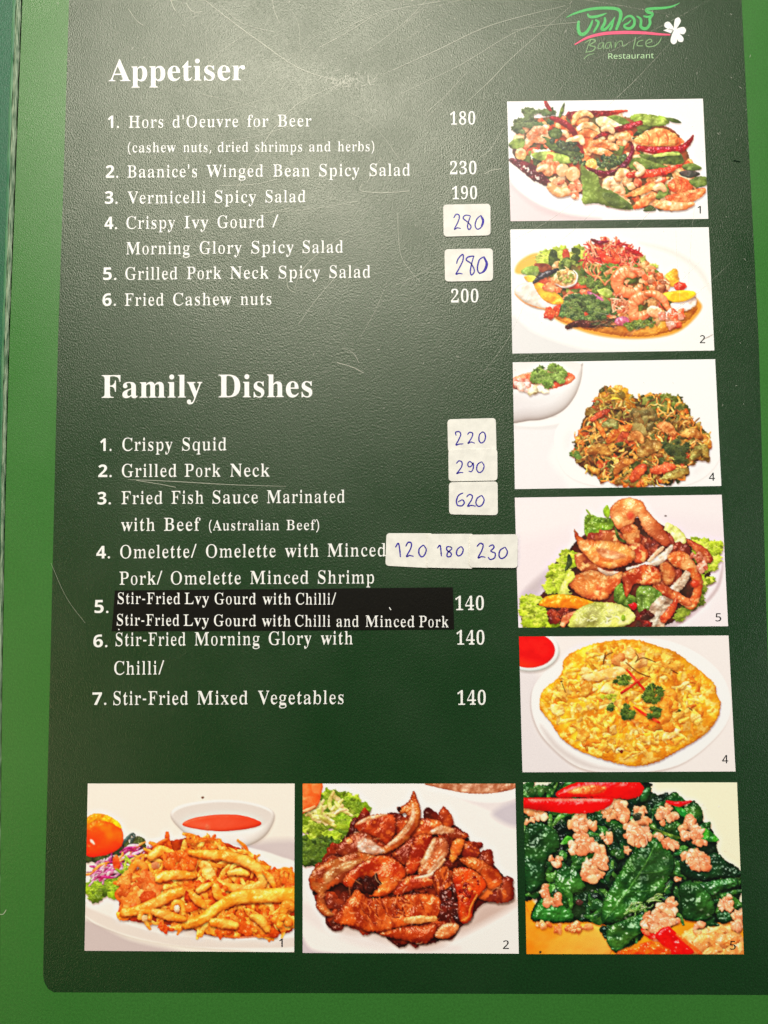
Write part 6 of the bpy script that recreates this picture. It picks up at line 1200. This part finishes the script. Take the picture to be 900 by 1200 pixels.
# ---------------------------------------------------------------- black label strip over the fifth dish
strip = link('label_strip', slab([G(*p) for p in [(135, 692), (131.2, 739.6), (300, 739), (532, 737.4), (530.6, 688.2), (300, 690.6)]], .00013, .00030, .00003), M['strip'])
tag(strip, 'black label strip with white text pasted over the fifth family dish', 'label')
TS = .00034
link('label_text', text_mesh(words([('Stir-Fried', 138.2, 211.3), ('Lvy', 216.7, 245), ('Gourd', 251.8, 300), ('with', 308, 341), ('Chilli/', 347, 394)], 707.6, 708.4, 13.2)
     + words([('Stir-Fried', 137.2, 210.3), ('Lvy', 215.5, 245), ('Gourd', 251, 300.2), ('with', 307.2, 340.6), ('Chilli', 346, 387), ('and', 394.5, 420.3), ('Minced', 428.6, 485.5), ('Pork', 491.2, 525.6)], 732.8, 735, 13.2), TS), M['text'], strip)
for pts, w in [([(456.4, 712), (457.4, 713.6), (458, 714.6)], 1.0), ([(139.4, 737.2), (140, 738)], 1.2)]:
    link('lint', ribbons([(pts, w)], TS), M['text'], strip)

# ---------------------------------------------------------------- handwritten price stickers
def sticker(quad, level, pen, s, ox, oy, label, w=8.6, r=4.6):
    z = .00013+level*.00024
    o = link('price_sticker', slab([G(*p) for p in rounded(quad, r)], z, z+.00023, .00005), M['tag'])
    tag(o, label, 'sticker', 'handwritten price stickers on the menu')
    link('handwriting', ribbons(strokes([(p, [w*.8, w, w*.9, w, w*.7]) for p in pen], s, ox, oy), z+.000245), M['pen'], o)
a = dict(s=4.8, ox=500, oy=120)
sticker([(519.2, 240.3), (574.6, 239.2), (574.8, 276.3), (519.8, 278)], 0,
  [[(152, 652), (166, 632), (183, 640), (178, 670), (156, 715), (172, 708), (190, 712)], [(243, 640), (216, 638), (205, 655), (230, 676), (249, 700), (238, 718), (229, 700), (238, 664), (246, 642)], [(302, 640), (281, 660), (272, 695), (286, 716), (310, 700), (320, 665), (304, 638)], [(306, 646), (314, 672), (306, 700)]],
  label='white sticker handwritten 280, beside Crispy Ivy Gourd, the higher of the two 280 stickers', w=7.4, **a)
sticker([(520.8, 292.5), (577.5, 291.5), (577.7, 329.4), (521.4, 330.5)], 0,
  [[(168, 908), (178, 880), (203, 858), (203, 892), (180, 940), (165, 968), (182, 964), (200, 967)], [(266, 868), (236, 870), (222, 888), (250, 910), (268, 950), (252, 973), (245, 950), (255, 900), (264, 870)], [(320, 872), (296, 888), (285, 935), (296, 962), (326, 950), (341, 910), (322, 870)], [(322, 878), (334, 910), (318, 952), (296, 966)], [(230, 872), (262, 866)]],
  label='white sticker handwritten 280 in thick violet ink, beside Grilled Pork Neck Spicy Salad', w=8.2, **a)
b = dict(s=5, ox=440, oy=480)
sticker([(524.2, 491.6), (580.8, 490), (581.8, 529.6), (525, 530.2)], 0,
  [[(472, 152), (469, 134), (490, 131), (499, 148), (484, 184), (471, 208), (492, 203), (513, 202)], [(540, 146), (552, 134), (569, 142), (562, 168), (541, 199), (560, 191), (580, 198)], [(626, 132), (609, 148), (606, 180), (618, 196), (636, 187), (644, 160), (638, 138), (624, 131)]],
  label='cream sticker handwritten 220, beside Crispy Squid, tucked under the 290 sticker', w=8, **b)
sticker([(525.2, 527.2), (582.6, 526.4), (582.8, 563.4), (525.6, 564.4)], 1,
  [[(474, 316), (488, 302), (506, 310), (504, 335), (488, 360), (476, 376), (495, 370), (512, 371)], [(568, 318), (552, 306), (540, 320), (546, 336), (562, 332), (571, 314), (573, 340), (562, 364), (546, 362)], [(617, 308), (597, 324), (592, 352), (606, 370), (626, 360), (635, 330), (620, 307)]],
  label='cream sticker handwritten 290, between the 220 and 620 stickers', w=8, **b)
sticker([(526, 565.2), (583, 564.2), (583.3, 603.9), (526.2, 602.9)], 0,
  [[(512, 489), (486, 504), (474, 535), (481, 561), (506, 564), (520, 546), (508, 530), (484, 542)], [(534, 512), (550, 498), (567, 507), (562, 530), (540, 566), (560, 562), (586, 566)], [(618, 505), (596, 520), (588, 548), (601, 567), (623, 560), (636, 530), (622, 503)]],
  label='cream sticker handwritten 620, beside Fried Fish Sauce Marinated with Beef', w=8.6, **b)
sticker([(452.8, 624.8), (508, 625), (505, 665.8), (451.6, 663)], 0,
  [[(118, 806), (134, 784), (142, 820), (146, 863)], [(178, 800), (192, 778), (210, 784), (206, 815), (182, 860), (200, 855), (222, 860)], [(278, 795), (257, 815), (255, 845), (271, 863), (288, 850), (297, 820), (282, 794)]],
  label='cream sticker handwritten 120, leftmost in the row of three by the omelettes', w=9, **b)
sticker([(501, 625.8), (554, 625.6), (554, 666.4), (500.2, 665.2)], 1,
  [[(363, 811), (378, 796), (383, 830), (386, 859)], [(442, 806), (420, 804), (418, 824), (442, 842), (440, 860), (420, 861), (422, 840), (446, 816), (438, 803)], [(498, 803), (479, 820), (474, 845), (488, 858), (506, 845), (513, 820), (502, 803)]],
  label='cream sticker handwritten 180, between the 120 and 230 stickers', w=8.8, r=2.5, **b)
sticker([(550.4, 626.7), (606.4, 626.2), (606, 665.7), (549.6, 665)], 2,
  [[(594, 802), (612, 784), (629, 794), (622, 825), (600, 868), (620, 862), (641, 866)], [(664, 802), (685, 794), (692, 810), (674, 830), (699, 842), (696, 868), (672, 879), (659, 866)], [(753, 808), (729, 825), (722, 855), (735, 873), (759, 862), (771, 835), (758, 807)]],
  label='cream sticker handwritten 230, its right edge over the grilled pork salad photo', w=9, **b)
